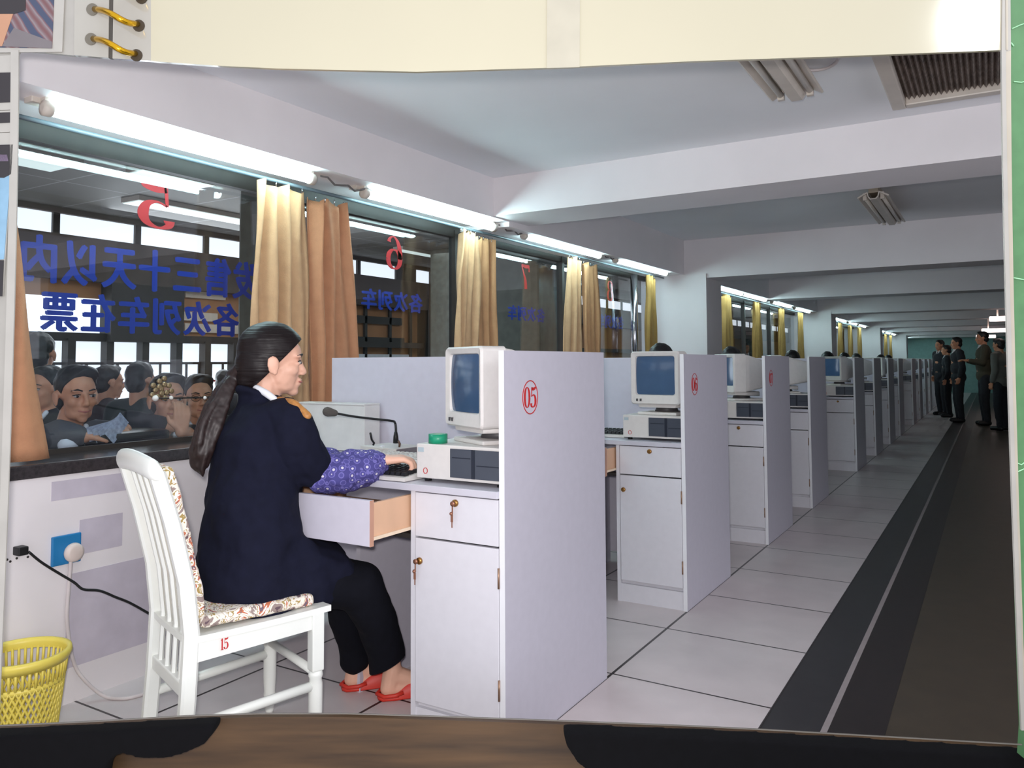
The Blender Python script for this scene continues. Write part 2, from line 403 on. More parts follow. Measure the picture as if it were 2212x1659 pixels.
fr.box(XF-.2, XF, -4, YEND, 1.93, 2.325).box(XF-.2, XF, -4, YEND, 2.51, 2.56).box(XF-.2, XF, -4, YEND, FL, -.2)
struct('wall_hall_far', fr, wall_brown)
# clerestory panes and mullions
tm = MB(); tp = MB()
ys = [-3.2+.78*k for k in range(46)]
for k, y in enumerate(ys):
    tm.box(XF-.08, XF-.02, y-.03, y+.03, 2.32, 2.52)
    if k in (15, 21, 27, 33): tm.box(XF-.09, XF-.01, y, y+.4, 2.32, 2.52)
tp.box(XF-.06, XF-.05, -4, YEND, 2.32, 2.52)
o = struct('window_clerestory', tm, hall_dark); tp.build('pane', day, o)
# lower bays: dark piers, bright door panes, tan screens
lm = MB(); lp = MB(); lt = MB()
piers = [(-.2, .5), (4.30, 5.07), (9.1, 9.55), (13.4, 14.0), (18, 18.7), (22.5, 23.2), (27, 27.6)]
for a, c in piers: lm.box(XF-.2, XF+.05, a, c, 1.38 if c < 6 else -.2, 1.93)
lm.box(XF-.12, XF-.02, -4, YEND, 1.38, 1.455)
yy = [3.0+.4*k for k in range(12)]
for y in [2.0, 2.6, 3.2, 3.62, 3.97, 4.33, 4.69, 5.06, 5.40, 5.76, 6.3]: lm.box(XF-.1, XF, y-.035, y+.035, -.2, 1.40)
for y in [7.45, 7.95, 8.45, 8.9, 10.2, 10.8, 11.6, 12.4, 13.1]: lm.box(XF-.13, XF-.10, y-.025, y+.025, -.2, 1.93)
lm.box(XF-.13, XF-.1, 6.9, 9.2, 1.40, 1.425)
lp.box(XF-.14, XF-.13, 1.5, 6.7, -.2, 1.40).box(XF-.14, XF-.13, 2.4, 4.30, 1.455, 1.80)
o = struct('window_street', lm, hall_dark); lp.build('pane', day, o)
lt.box(XF-.3, XF-.145, 5.07, 7.3, 1.40, 1.95).box(XF-.3, XF-.145, 7.3, 9.6, -.2, 1.93).box(XF-.3, XF-.145, 9.55, YEND, -.2, 1.93).box(XF-.3, XF-.145, -4, 1.5, -.2, 1.93).box(XF-.13, XF-.12, 2.4, 4.30, 1.78, 1.93)
struct('wall_hall_tan', lt, hall_tan)
# white shelf boards glimpsed against the tan wall beyond window 6
for z, a, c in ((1.86, 5.2, 5.7), (1.62, 5.15, 5.6), (1.50, 5.2, 6.6)):
    tag(MB().box(XF-.14, XF-.11, a, c, z, z+.09).build('notice_board', mat('pale_notice_paper', (228, 214, 196), .7)), 'pale notice strip on the tan wall behind the blue lettering, %s' % {1.86: 'highest of three', 1.62: 'middle of three', 1.50: 'lowest of three'}[z], 'notice')
for z, y0, y1 in ((1.70, 7.5, 8.7), (1.42, 7.6, 8.75)):
    tag(MB().box(XF-.14, XF-.10, y0, y1, z, z+.1).build('dark_wall_panel', hall_dark), 'dark horizontal panel on the tan wall seen through window 6, %s' % ('upper' if z > 1.6 else 'lower'), 'panel')
nb = MB().box(XF-.145, XF-.10, 7.75, 8.85, 1.12, 1.29)
nbo = tag(nb.build('notice_board', mat('white_notice_board', (214, 220, 226), .6)), 'white notice board with black characters seen low through window 6', 'notice board')
# railing outside
rl = MB()
for k in range(34): rl.box(XF-.10, XF-.085, 1.6+.15*k, 1.62+.15*k, .2, 1.18)
rl.box(XF-.105, XF-.08, 1.5, 6.7, 1.165, 1.19)
tag(rl.build('railing', hall_dark), 'dark metal railing of thin upright bars along the street windows', 'railing')
tag(MB().box(XF-.06, XF-.04, 4.0, 5.6, .98, 1.0).build('red_banner', mat('red_barrier_tape', (170, 50, 60), .6)), 'thin red barrier tape behind the queueing people', 'barrier')
# hall light panels on the dark ceiling
lpan = emis('hall_light_panel', (220, 232, 226), .75)
for k, (x0, x1, y0, y1, lb) in enumerate([(-5.6, -5.2, 2.6, 3.0, 'square lit panel in the dark hall ceiling above the blue lettering'), (-6.2, -5.95, 3.9, 5.6, 'long pale strip light on the hall ceiling behind the red number 5'),
        (-5.2, -5.0, 3.3, 3.9, 'short strip light on the hall ceiling nearest the tan curtain of window 5'), (-6.1, -5.95, 7.3, 9.4, 'long strip light on the hall ceiling behind the red number 6'), (-6.1, -5.95, 10.6, 12.8, 'long strip light on the hall ceiling behind the red number 7'), (-4.7, -4.5, 5.6, 7.2, 'strip light on the hall ceiling seen above the red number 6')]):
    t = thing('ceiling_light', lb, 'light', (x0, y0, 2.52), 0, 'strip lights on the public hall ceiling')
    MB().box(0, x1-x0, 0, y1-y0, 0, .04).build('housing', fix_metal, t); MB().box(.01, x1-x0-.01, .01, y1-y0-.01, -.006, 0).build('diffuser', lpan, t)
hl = bpy.data.lights.new('hall_daylight', 'AREA'); hl.energy = 170; hl.shape = 'RECTANGLE'; hl.size = 8; hl.size_y = 1.8; hl.color = (.95, .98, 1)
ho = bpy.data.objects.new('hall_daylight', hl); COL.objects.link(ho); ho.location = (XF+.3, 5, 1.2); ho.rotation_euler = (0, -PI/2, 0)
for y_, e_ in ((6, 40), (13, 40), (22, 30)):
    h2l = bpy.data.lights.new('hall_ceiling_lamps', 'AREA'); h2l.energy = e_; h2l.shape = 'RECTANGLE'; h2l.size = 1.2; h2l.size_y = 6
    h2o = bpy.data.objects.new('hall_ceiling_lamps', h2l); COL.objects.link(h2o); h2o.location = (-5.2, y_, 2.5)
# pillars in the hall
granite = mat('grey_green_granite_pillar', (84, 88, 80), .35, var=.25, scale=14)
for (x, y, wd, lb) in ((-3.66, 6.08, .55, 'grey green granite pillar in the public hall behind window 7'), (-3.9, 3.42, .5, 'dark pillar in the public hall left of the red number 6'), (-5.6, 7.7, .45, 'dark pillar in the public hall right of the red number 6')):
    struct('pillar_hall', MB().box(x-.25, x+.25, y, y+wd, FL, 2.56, .02), granite)

# ================================================================== LETTERING ON THE GLASS
def lettering(txt, y_hi, y_lo, z0, z1, label, name='window_lettering', m=blue_vinyl):
    cu = bpy.data.curves.new('t', 'FONT'); cu.body = txt; cu.offset = .008; cu.extrude = .0006; cu.space_character = 1.12
    o = bpy.data.objects.new('t', cu); COL.objects.link(o)
    dg = bpy.context.evaluated_depsgraph_get(); me = bpy.data.meshes.new_from_object(o.evaluated_get(dg)); bpy.data.objects.remove(o)
    bb = bmesh.new()
    for dx, dy in ((-.034, 0), (-.012, .016), (.012, -.016), (.034, 0)):
        k0 = len(bb.verts); bb.from_mesh(me); bb.verts.ensure_lookup_table(); bmesh.ops.translate(bb, vec=(dx, dy, dx*.004), verts=bb.verts[k0:])
    bb.to_mesh(me); bb.free()
    xs = [v.co.x for v in me.vertices]; ysv = [v.co.y for v in me.vertices]; x0, x1, y0, y1 = min(xs), max(xs), min(ysv), max(ysv)
    yc, zc = (y_hi+y_lo)/2, (z0+z1)/2
    for v in me.vertices:
        fx = (v.co.x-x0)/(x1-x0); fy = (v.co.y-y0)/(y1-y0)
        v.co = V((-v.co.z*1.0-.0005, (y_hi+(y_lo-y_hi)*fx)-yc, z0+(z1-z0)*fy-zc))
    me.materials.clear(); me.materials.append(m); me.name = name
    q = bpy.data.objects.new(name, me); COL.objects.link(q); q.location = (XG-.004, yc, zc)
    return tag(q, label, 'lettering', 'lettering on the ticket windows')
P = lambda u, v: at(u, v, X=XG)
a = P(549, 600); b = P(48, 560)
lettering('发售三十天以内', P(560, 600).y, P(45, 560).y, P(300, 628).z, P(300, 534).z, 'upper line of large blue mirrored characters on window 5')
lettering('各次列车在票', P(518, 690).y, P(88, 690).y, P(300, 722).z, P(300, 640).z, 'lower line of large blue mirrored characters on window 5')
for n, (ul, ur, vt, vb) in {'6': (782, 914, 628, 672), '7': (1098, 1178, 662, 694), '8': (1293, 1348, 680, 710)}.items():
    um = (ul+ur)/2
    lettering('各次列车', P(ur, vt).y, P(ul, vt).y, P(um, vb).z, P(um, vt).z, 'small blue mirrored characters on window %s below its red number' % n)
for n, (u, vt, vb) in {'5': (338, 396, 494), '6': (853, 508, 582), '7': (1136, 570, 625), '8': (1319, 605, 650)}.items():
    top, bot = P(u, vt), P(u, vb); h = (top-bot).length; mb = MB()
    c = (top+bot)/2
    digits(mb, n, (0, 0, 0), (0, -1, 0), (0, 0, 1), (-1, 0, 0), h/1.6, sx=1.5 if n == '5' else 1.25, th=.002)
    tag(mb.build('window_number', red_vinyl, None, (XG-.004, c.y, c.z)), 'red mirrored number %s on the glass of its ticket window' % n, 'number', 'red numbers on the windows')
# speaking grille and sliding latch on window 5
t = thing('speaking_grille', 'round brass speaking grille of drilled discs on window 5 before the two men', 'grille', (XG+.01, 2.04, 1.04))
g = MB(); cgr = P(345, 840)
for k in range(14):
    a = k*2.4; r = .0135*math.sqrt(k)
    g.lathe([(.0001, -.004), (.0105, -.004), (.0115, .004), (.007, .007), (.0001, .006)], 12, mtx=M4.Translation((.0, cgr.y-2.04+r*math.cos(a)*1.0, cgr.z-1.04+r*math.sin(a))) @ M4.Rotation(PI/2, 4, 'Y'))
g.build('disc', mat('tarnished_brass', (150, 130, 100), .3, metal=.6), t)
c1 = P(328, 860); c2 = P(362, 859); c3 = P(435, 859)
t = thing('sliding_latch', 'thin dark rod with white knobs across window 5 at face height', 'latch', (XG+.02, c2.y, c2.z))
MB().tube([(0, c1.y-c2.y, c1.z-c2.z), (0, c3.y-c2.y, c3.z-c2.z)], .003).build('rod', black, t)
for c, r in ((c1, .013), (c2, .009), (c3, .008)): MB().ball((.004, c.y-c2.y, c.z-c2.z), r).build('knob', mat('white_knob', (225, 222, 218), .35), t)

# ================================================================== FLUORESCENT LAMPS ABOVE THE WINDOWS
def make_lamp(loc, label):
    t = thing('fluorescent_lamp', label, 'lamp', loc, 0, 'fluorescent lamps above the windows')
    MB().box(-.055, -.005, -.64, .62, .012, .048, .004).build('batten', fix_metal, t)
    MB().tube([(.018, -.585, -.008), (.018, .585, -.008)], .0215, 16).build('tube', tube_glow, t)
    for s in (-1, 1):
        MB().lathe([(.024, 0), (.027, .006), (.027, .03), (.012, .034)], 16, mtx=M4.Translation((.018, s*.585, -.008)) @ M4.Rotation(-s*PI/2, 4, 'X')).build('lamp_holder', fix_metal, t)
        MB().box(-.01, .024, s*.6-.012, s*.6+.012, .006, .03).build('bracket', fix_metal, t)
    MB().box(-.004, .012, .57, .62, .05, .075).build('ballast', mat('tan_ballast', (150, 138, 112), .6), t)
    return t
LY = [2.02, 3.59, 5.18, 6.70]
names = ['over window 5, nearest the woman', 'over window 6', 'over window 7', 'over window 8, beside the column']
lamp0 = None
ords = ['', 'beyond the first column', 'beyond the second column', 'beyond the third column', 'beyond the fourth column']
onum = ['first', 'second', 'third', 'fourth']
for b in range(5):
    for i in range(4):
        y = LY[i]+b*BAY
        if b and i == 0: y += .35
        if y > YEND-1: break
        lb = 'lit tube lamp under the beam '+(names[i] if b == 0 else '%s, %s in its bay' % (ords[b], onum[i]))
        if lamp0 is None: lamp0 = make_lamp((-2.70, y, 2.03), lb)
        else: dup(lamp0, (-2.70, y, 2.03), label=lb)
# loose wires linking neighbouring lamps
for i, (y0, y1) in enumerate([(2.67, 3.04), (4.24, 4.62), (5.80, 6.12)]):
    pts = [(-2.67, y0+(y1-y0)*k/8, 2.045-.02*math.sin(PI*k/8)+.012*math.sin(k*2.1)) for k in range(9)]
    tag(MB().tube(pts, .005, 6).build('lamp_wire', mat('grey_wire', (110, 105, 104), .6)), 'loose grey wire joining the lamps over windows %d and %d' % (5+i, 6+i), 'wire', 'wires between the lamps')
# ================================================================== CURTAINS
def curtain_mesh(wt, wb, zt, zb, folds, seed, lean=0, amp=.028, nip=None):
    rnd = random.Random(seed); mb = MB(); nu = folds*8; nv = 26; ph = [rnd.uniform(0, 6.28) for _ in range(4)]
    def surf(off):
        R = []
        for j in range(nv+1):
            t = j/nv; wd = wt+(wb-wt)*t**.8
            if nip: wd *= 1-nip[1]*math.exp(-((t-nip[0])/.12)**2)
            row = []
            for i in range(nu+1):
                s = i/nu; a = amp*(.75+.5*math.sin(ph[0]+5*s))
                x = a*math.sin(2*PI*folds*s+ph[1]+.6*math.sin(t*3+ph[2]+4*s))+.008*math.sin(17*s+6*t+ph[3])*(1-t)
                y = (s-.5)*wd+lean*t+.006*math.sin(9*t+11*s)
                z = zt+(zb-zt)*t + (.016*math.sin(2*PI*folds*s*.5+ph[2]) if j == 0 else 0)
                row.append(V((x+off, y, z)))
            R.append(row)
        return R
    A = surf(.0025); B = surf(-.0025); bm = mb.bm
    va = [[bm.verts.new(p) for p in r] for r in A]; vb = [[bm.verts.new(p) for p in r] for r in B]
    for j in range(nv):
        for i in range(nu):
            bm.faces.new([va[j][i], va[j+1][i], va[j+1][i+1], va[j][i+1]]).smooth = True
            bm.faces.new([vb[j][i], vb[j][i+1], vb[j+1][i+1], vb[j+1][i]]).smooth = True
    for j in range(nv):
        bm.faces.new([va[j][0], vb[j][0], vb[j+1][0], va[j+1][0]]); bm.faces.new([va[j][nu], va[j+1][nu], vb[j+1][nu], vb[j][nu]])
    for i in range(nu):
        bm.faces.new([va[0][i], va[0][i+1], vb[0][i+1], vb[0][i]]); bm.faces.new([va[nv][i], vb[nv][i], vb[nv][i+1], va[nv][i+1]])
    return mb
def curtain(y, wt, wb, zt, zb, folds, seed, m, label, lean=0, nip=None, x=-2.80, hooks=True, amp=.028):
    t = thing('curtain', label, 'curtain', (x, y, 0), 0, 'tan curtains at the ticket windows')
    curtain_mesh(wt, wb, zt, zb, folds, seed, lean, amp, nip).build('cloth', m, t)
    if hooks:
        for k in range(4):
            MB().tube([(0, (k/3-.5)*wt*.8, zt-.005), (.004, (k/3-.5)*wt*.8, zt+.02)], .0035, 6).build('hook', chrome, t)
    return t
curtain(1.25, .12, .38, 2.0, .84, 3, 1, curt_c, 'tan curtain cut by the left print edge, flaring down to the sill', lean=.075, hooks=False, x=-2.79)
curtain(2.555, .30, .37, 1.985, .845, 4, 2, curt_b, 'pale tan curtain behind the woman, closing the right side of window 5', lean=0)
curtain(2.86, .24, .40, 1.965, .845, 4, 3, curt_c, 'rose tan curtain right of the pale one behind the woman, opening window 6', lean=.08)
curtain(4.08, .20, .24, 1.985, .845, 3, 4, curt_b, 'pale tan curtain with a turned back upper edge closing window 6', lean=-.05, nip=(.25, -.15))
curtain(4.28, .19, .22, 1.965, .845, 3, 5, curt_a, 'tan curtain opening window 7, beside the turned back one', lean=.03)
curtain(5.56, .22, .34, 1.985, .845, 3, 6, curt_b, 'pale tan curtain closing window 7, second pair from the woman', lean=-.04)
curtain(5.82, .24, .28, 1.965, .845, 3, 7, curt_a, 'tan curtain opening window 8, right one of the second pair', lean=.06)
curtain(7.20, .22, .36, 1.985, .845, 4, 8, curt_d, 'ochre curtain beside the first column, gathered below its head', lean=.02, nip=(.18, .2))
k = 0
for b in range(1, 5):
    for i, (dy, wd) in enumerate([(1.5, .34), (2.72, .5), (4.2, .5), (5.72, .5), (7.1, .42)]):
        y = dy+b*BAY
        if y > YEND-.4: break
        curtain(y, wd*.75, wd*1.1, 1.985, .845, 5, 20+k, curt_d, 'ochre curtain %s, %s from the camera in that bay' % (ords[b], ['first', 'second', 'third', 'fourth', 'fifth'][i]), nip=(.2, .15), hooks=False); k += 1
for b in range(5):
    a = max(cols[b]+.52, 1.1); c = (cols[b+1]-.02) if b < 4 else YEND-.02
    tag(MB().tube([(-2.80, a, 2.008), (-2.80, c, 2.008)], .009, 8).build('curtain_rail', mat('grey_rail', (88, 100, 108), .4)), 'grey curtain rail under the lamps, '+('in the bay of windows 5 to 8' if b == 0 else ords[b]), 'rail', 'curtain rails')

# ================================================================== CEILING FITTINGS
def reflector(loc, ln, label):
    t = thing('reflector_lamp', label, 'lamp', loc, 0, 'unlit twin reflector lamps on the ceiling')
    prof = [(-.10, -.035), (-.098, -.028), (-.035, .004), (-.028, -.03), (-.015, -.044), (.015, -.044), (.028, -.03), (.035, .004), (.098, -.028), (.10, -.035), (.094, -.038), (.04, -.008), (.034, -.034), (.02, -.052), (-.02, -.052), (-.034, -.034), (-.04, -.008), (-.094, -.038)]
    MB().prism([(x, 0, z) for x, z in prof], (0, ln, 0)).build('reflector', fix_metal, t)
    MB().box(-.03, .03, .02, ln-.02, -.002, .055).build('housing', mat('housing_tan', (176, 160, 140), .5), t)
    MB().tube([(-.055, .03, -.03), (-.055, ln-.03, -.03)], .013, 12).build('tube', mat('unlit_tube', (214, 206, 196), .3), t)
    MB().tube([(.055, .03, -.03), (.055, ln-.03, -.03)], .013, 12).build('tube', mat('unlit_tube', (214, 206, 196), .3), t)
    for y in (ln-.03, .03):
        for s in (-1, 1): MB().box(s*.055-.012, s*.055+.012, y-.01, y+.01, -.05, .0).build('lamp_holder', fix_metal, t)
    return t
reflector((-.63, 2.30, 2.25), .93, 'unlit twin reflector lamp on the near ceiling at the upper right')
reflector((-.66, 5.85, 2.32), 1.2, 'unlit twin reflector lamp on the ceiling between the first two cross beams')
tag(MB().tube([at(1755+30*math.cos(a)*1.9, 122+30*math.sin(a)*1.0, Z=2.295) for a in [PI*k/14 for k in range(15)]], .006, 8).build('cable', cable_w), 'white cable loop hanging from the ceiling beside the near reflector lamp', 'cable')
t = thing('ceiling_air_unit', 'ceiling air unit with brown ribbed filter at the upper right', 'air unit', (-.335, 2.72, 2.305))
MB().box(0, .055, 0, 1.02, -.06, 0, .006).box(.055, 1.0, .965, 1.02, -.06, 0, .006).box(.055, 1.0, 0, .055, -.06, 0, .006).box(.945, 1.0, .055, .965, -.06, 0, .006).build('frame', fix_metal, t)
g = MB()
rings = [[V((.05+.9*k/90, y, -.035+(.012 if k % 2 else -.004))) for k in range(91)] for y in (.05, .97)]
g.loft(rings, False, False, False); g.box(.05, .95, .05, .97, -.02, -.008)
g.build('filter', mat('brown_ribbed_filter', (112, 98, 90), .5, var=.55, scale=45), t)
for k, (u, v, Yv) in enumerate([(2155, 690, 15.5), (2135, 715, 19.0), (2120, 728, 24.0)]):
    p = at(u, v, Y=Yv); t = thing('hanging_lamp', 'lit pendant lamp at the far right under the ceiling, %s of three' % ['nearest', 'middle', 'farthest'][k], 'lamp', p, 0, 'far pendant lamps')
    MB().tube([(0, 0, .05), (0, 0, 2.375-p.z)], .012, 6).build('rod', fix_metal, t); MB().box(-.12, .32, -.05, .05, -.03, .05, .015).build('shade', emis('warm_lamp_glow', (255, 226, 220), 5), t)

# ================================================================== WORKSTATIONS
# local frame: origin at the corridor-side front corner on the floor, +Y away from the operator
def make_desk(num, label, loc, drawer_open):
    t = thing('workstation_desk', label, 'desk', loc, 0, 'ticket clerks desks')
    sp = MB().box(-.018, 0, 0, .71, 0, 1.2).build('side_panel', lam, t)
    MB().box(-.018, .0005, -.0015, .0, 0, 1.2).build('edge_strip', edge_white, sp)
    if num:
        mb = MB(); c = V((.0003, .155, 1.054))
        mb.ribbon(ell(0, 0, .047, .052, .003, .003, 40), c, (0, 1, 0), (0, 0, 1), (1, 0, 0))
        digits(mb, num, c, (0, 1, 0), (0, 0, 1), (1, 0, 0), .042, sx=.95, adv=1.0)
        mb.build('number_mark', red_ink, sp)
    MB().box(-1.37, -.018, .692, .71, .06, 1.19).build('back_panel', lam, t)
    MB().box(-1.37, -.018, -.012, .692, .758, .78, .002).build('worktop', mat('pale_grey_worktop', (196, 194, 204), .3, var=.02), t)
    cb = MB().box(-.352, -.334, .0, .69, 0, .757).box(-.334, -.018, .004, .69, .0, .085).box(-.334, -.018, .02, .69, .085, .1).box(-.334, -.018, .67, .69, .1, .757)
    cb.build('cabinet_body', lamw, t)
    dr = MB().box(-.331, -.02, -.004, .014, .617, .754, .002).build('drawer', lamw, t)
    MB().lathe([(.011, 0), (.011, .006), (.006, .009)], 16, mtx=M4.Translation((-.175, -.004, .733)) @ M4.Rotation(PI/2, 4, 'X')).build('lock', brass, dr)
    do = MB().box(-.331, -.02, -.004, .014, .104, .611, .002).build('door', lamw, t)
    MB().lathe([(.011, 0), (.011, .006), (.006, .009)], 16, mtx=M4.Translation((-.313, -.004, .541)) @ M4.Rotation(PI/2, 4, 'X')).build('lock', brass, do)
    for z in (.2, .525): MB().tube([(-.0195, -.004, z-.03), (-.0195, -.004, z+.03)], .0035, 8).build('hinge', mat('bronze_hinge', (150, 120, 100), .4, metal=.6), do)
    # centre drawer under the worktop
    oy = -drawer_open
    cdw = MB().box(-.95, -.356, oy, oy+.016, .615, .752, .002).build('centre_drawer', lam, t)
    MB().box(-.357, -.3545, oy, oy+.016, .615, .752).build('edge_strip', mat('tan_edge', (186, 140, 118), .6), cdw)
    MB().box(-.372, -.360, oy+.016, oy+.5, .64, .742).box(-.93, -.918, oy+.016, oy+.5, .64, .742).box(-.918, -.372, oy+.016, oy+.5, .64, .648).build('drawer_box', wood, cdw)
    MB().box(-.368, -.354, oy+.016, oy+.45, .632, .642).build('drawer_runner', mat('pale_runner', (228, 206, 180), .5), cdw)
    MB().box(-1.05, -.352, .02, .06, .60, .615).build('drawer_frame', hall_dark, t)
    MB().box(-.72, -.70, .15, .69, 0, .60).build('knee_panel', lam, t)
    return t
def key_set(parent, p, name='key'):
    mb = MB(); mb.lathe([(.0001, -.002), (.008, -.002), (.008, .002), (.0001, .002)], 12, mtx=M4.Translation((p[0], p[1]-.012, p[2])) @ M4.Rotation(PI/2, 4, 'X'))
    mb.box(p[0]-.002, p[0]+.002, p[1]-.014, p[1]-.012, p[2]-.03, p[2]-.006).ball((p[0]-.004, p[1]-.013, p[2]-.03), .006)
    mb.box(p[0]-.006, p[0]+.002, p[1]-.014, p[1]-.012, p[2]-.055, p[2]-.034).box(p[0]-.003, p[0], p[1]-.014, p[1]-.012, p[2]-.072, p[2]-.055)
    return mb.build(name, mat('bronze_key', (150, 104, 84), .35, metal=.5), parent)
def make_pc(loc, label, rz=0):
    t = thing('desktop_computer', label, 'computer', loc, rz, 'desktop computers')
    MB().box(-.165, .165, 0, .38, .012, .122, .004).build('case', plastic, t)
    MB().box(-.028, .163, -.004, .004, .022, .112).build('drive_panel', bezel_black, t)
    MB().box(.054, .066, -.006, .004, .022, .112).build('drive_gap', mat('dark_gap', (26, 32, 46), .4), t)
    mb = MB()
    for x0, x1, z in ((-.02, .05, .083), (.072, .158, .062)): mb.box(x0, x1, -.0048, .004, z, z+.003)
    mb.build('drive_slot', mat('dark_gap', (26, 32, 46), .4), t)
    MB().box(-.158, -.135, -.002, .002, .096, .11).build('badge', mat('pale_badge', (172, 186, 192), .3), t)
    mb = MB(); mb.ribbon(ell(0, 0, .008, .009, .002, .002, 20), (-.128, -.0006, .036), (1, 0, 0), (0, 0, 1), (0, -1, 0)); mb.build('red_mark', red_ink, t)
    for x in (-.14, .14):
        for y in (.03, .35): MB().lathe([(.012, 0), (.012, .014)], 12, (x, y, 0)).build('foot', black, t)
    return t
def make_monitor(loc, rz, label):
    t = thing('monitor', label, 'monitor', loc, rz, 'cream tube monitors')
    W, Hh, D = .265, .262, .31
    def rect(w, h, y, zc, r, n=4):
        pts = []
        for sx, sz, a0 in ((1, 1, 0), (-1, 1, PI/2), (-1, -1, PI), (1, -1, 1.5*PI)):
            for k in range(n+1):
                a = a0+PI/2*k/n; pts.append(V((sx*(w/2-r)+r*math.cos(a), y, zc+sz*(h/2-r)+r*math.sin(a))))
        return pts
    zc = .05+Hh/2
    mb = MB()   # front bezel ring with a funnel to the screen, then the case behind
    mb.loft([rect(W-.062, Hh-.078, .016, zc+.012, .012), rect(W-.052, Hh-.068, .002, zc+.012, .012), rect(W-.012, Hh-.012, -.004, zc, .012), rect(W, Hh, .004, zc, .016), rect(W, Hh, .085, zc, .016), rect(W-.012, Hh-.012, .09, zc, .014), rect(W-.02, Hh-.02, .12, zc, .014), rect(W-.10, Hh-.085, .28, zc-.008, .02), rect(W-.11, Hh-.1, D, zc-.008, .02)], True, True, False)
    mb.build('case', plastic, t)
    # slightly bulging screen
    bm = MB(); rows = []
    for j in range(13):
        rows.append([V(((i/12-.5)*(W-.058), .012-.012*(1-((i/6-1)**2+(j/6-1)**2)/2), zc+.012+(j/12-.5)*(Hh-.074))) for i in range(13)])
    bm.loft(rows, False, False); bm.build('screen', screen_m, t)
    for x in (-.1, -.08): MB().box(x, x+.008, -.006, .003, .066, .078).build('button', plastic_d, t)
    MB().loft([rect(.20, .02, .02, .045, .008), rect(.16, .03, .22, .042, .008)]).build('swivel_cradle', plastic, t)
    MB().lathe([(.06, 0), (.052, .022), (.045, .03)], 24, (0, .13, .01)).build('swivel_neck', plastic_d, t)
    MB().box(-.105, .105, .015, .235, -.002, .012, .005).build('stand_base', plastic, t)
    return t
def make_keyboard(loc, rz, label, keym=None):
    t = thing('keyboard', label, 'keyboard', loc, rz, 'keyboards')
    MB().prism([(0, 0, 0), (0, .155, 0), (0, .155, .026), (0, 0, .012)], (.42, 0, 0)).build('case', plastic, t)
    mb = MB()
    for r in range(5):
        for c in range(18):
            x = .012+c*.0222; y = .016+r*.0255; z = .0135+y*.09
            mb.loft([[V((x, y, z)), V((x+.019, y, z)), V((x+.019, y+.021, z)), V((x, y+.021, z))], [V((x+.003, y+.003, z+.011)), V((x+.016, y+.003, z+.011)), V((x+.016, y+.017, z+.012)), V((x+.003, y+.017, z+.012))]], True, True, False)
    mb.build('keys', keym or key_black, t); return t
XP = -1.247
SY = [2.005, 3.615, 5.18, 6.625]
place = ['nearest the camera, with the open centre drawer', 'second in the row, marked 06', 'third in the row, just before the first column', 'fourth in the row, beside the first column']
ordn = ['fifth', 'sixth', 'seventh', 'eighth', 'ninth', 'tenth', 'eleventh', 'twelfth', 'thirteenth', 'fourteenth', 'fifteenth', 'sixteenth']
d5 = make_desk('05', 'grey laminate desk with tall screen panel marked 05 and open centre drawer', (XP, SY[0], 0), .19)
for ch in d5.children:
    if ch.name.startswith('drawer') and 'frame' not in ch.name: key_set(ch, (-.175, -.008, .733))
    if ch.name.startswith('door'): key_set(ch, (-.318, -.008, .541))
d6 = make_desk('06', 'grey laminate desk with tall screen panel marked 06, second from the camera', (XP, SY[1], 0), .12)
pc5 = make_pc((-1.447, SY[0]+.045, .78), 'cream desktop computer with black drive panel under the monitor of desk 05')
mo5 = make_monitor((-1.475, SY[0]+.115, .904), -.5, 'cream tube monitor turned to the seated woman on desk 05')
dup(pc5, (-1.415, SY[1]+.045, .78), label='cream desktop computer under the monitor of desk 06')
dup(mo5, (-1.42, SY[1]+.07, .904), -.10, 'cream tube monitor facing the camera on desk 06')
d7 = None; n = 2
mrot = [-.75, -1.2, -.5, -.9, -.3, -.6, -.8, -.4, -.7, -.5, -.6, -.3, -.5, -.6]
for b in range(4):
    for i in range(4):
        if b == 0 and i < 2: continue
        y = SY[i]+b*BAY
        if y > 27.5: break
        wh = ('third in the row from the camera' if i == 2 else 'fourth in the row, last before the first column') if b == 0 else '%s in the row from the camera' % ordn[n-4]
        lb = 'grey laminate desk, '+wh
        if d7 is None: d7 = make_desk('07', lb, (XP, y, 0), .02)
        else:
            q = dup(d7, (XP, y, 0), label=lb, skip=('number_mark',))
        dup(pc5, (-1.42, y+.05, .78), label='cream desktop computer on the desk '+wh)
        mr = -mrot[n-2]; dup(mo5, (min(-1.43, -1.285-.31*math.sin(mr)-.085*math.cos(mr)), y+.16, .904), -mr, 'cream tube monitor on the desk '+wh)
        n += 1
# desk 05: keyboards, microphone, switch box, printer housing, tape
make_keyboard((-2.045, 2.005, .782), .0, 'cream keyboard with black keys under the woman\'s hand')
kb = make_keyboard((-2.18, 2.30, .782), .0, 'cream keyboard with pale keys behind the black-keyed one', mat('pale_keys', (206, 202, 198), .5))
k6 = make_keyboard((-2.02, SY[1]+.1, .782), .0, 'black-keyed keyboard at the edge of desk 06')
t = thing('ticket_printer', 'white box-shaped printer housing at the back of desk 05 by the window', 'printer', (-2.53, 2.585, .782))
MB().box(-.215, .215, 0, .1, 0, .2, .004).build('housing', mat('off_white_metal', (216, 214, 212), .4), t); MB().box(-.215, .215, -.004, .1, .2, .206, .002).build('lid', mat('off_white_metal', (216, 214, 212), .4), t)
t = thing('intercom_box', 'flat cream intercom box carrying the gooseneck microphone on desk 05', 'intercom', (-2.10, 2.50, .782), -.1)
MB().box(-.115, .09, -.06, .1, 0, .045, .004).build('case', plastic, t); MB().box(.088, .094, -.055, .095, .002, .042).build('end_panel', mat('grey_end_panel', (120, 112, 116), .5), t)
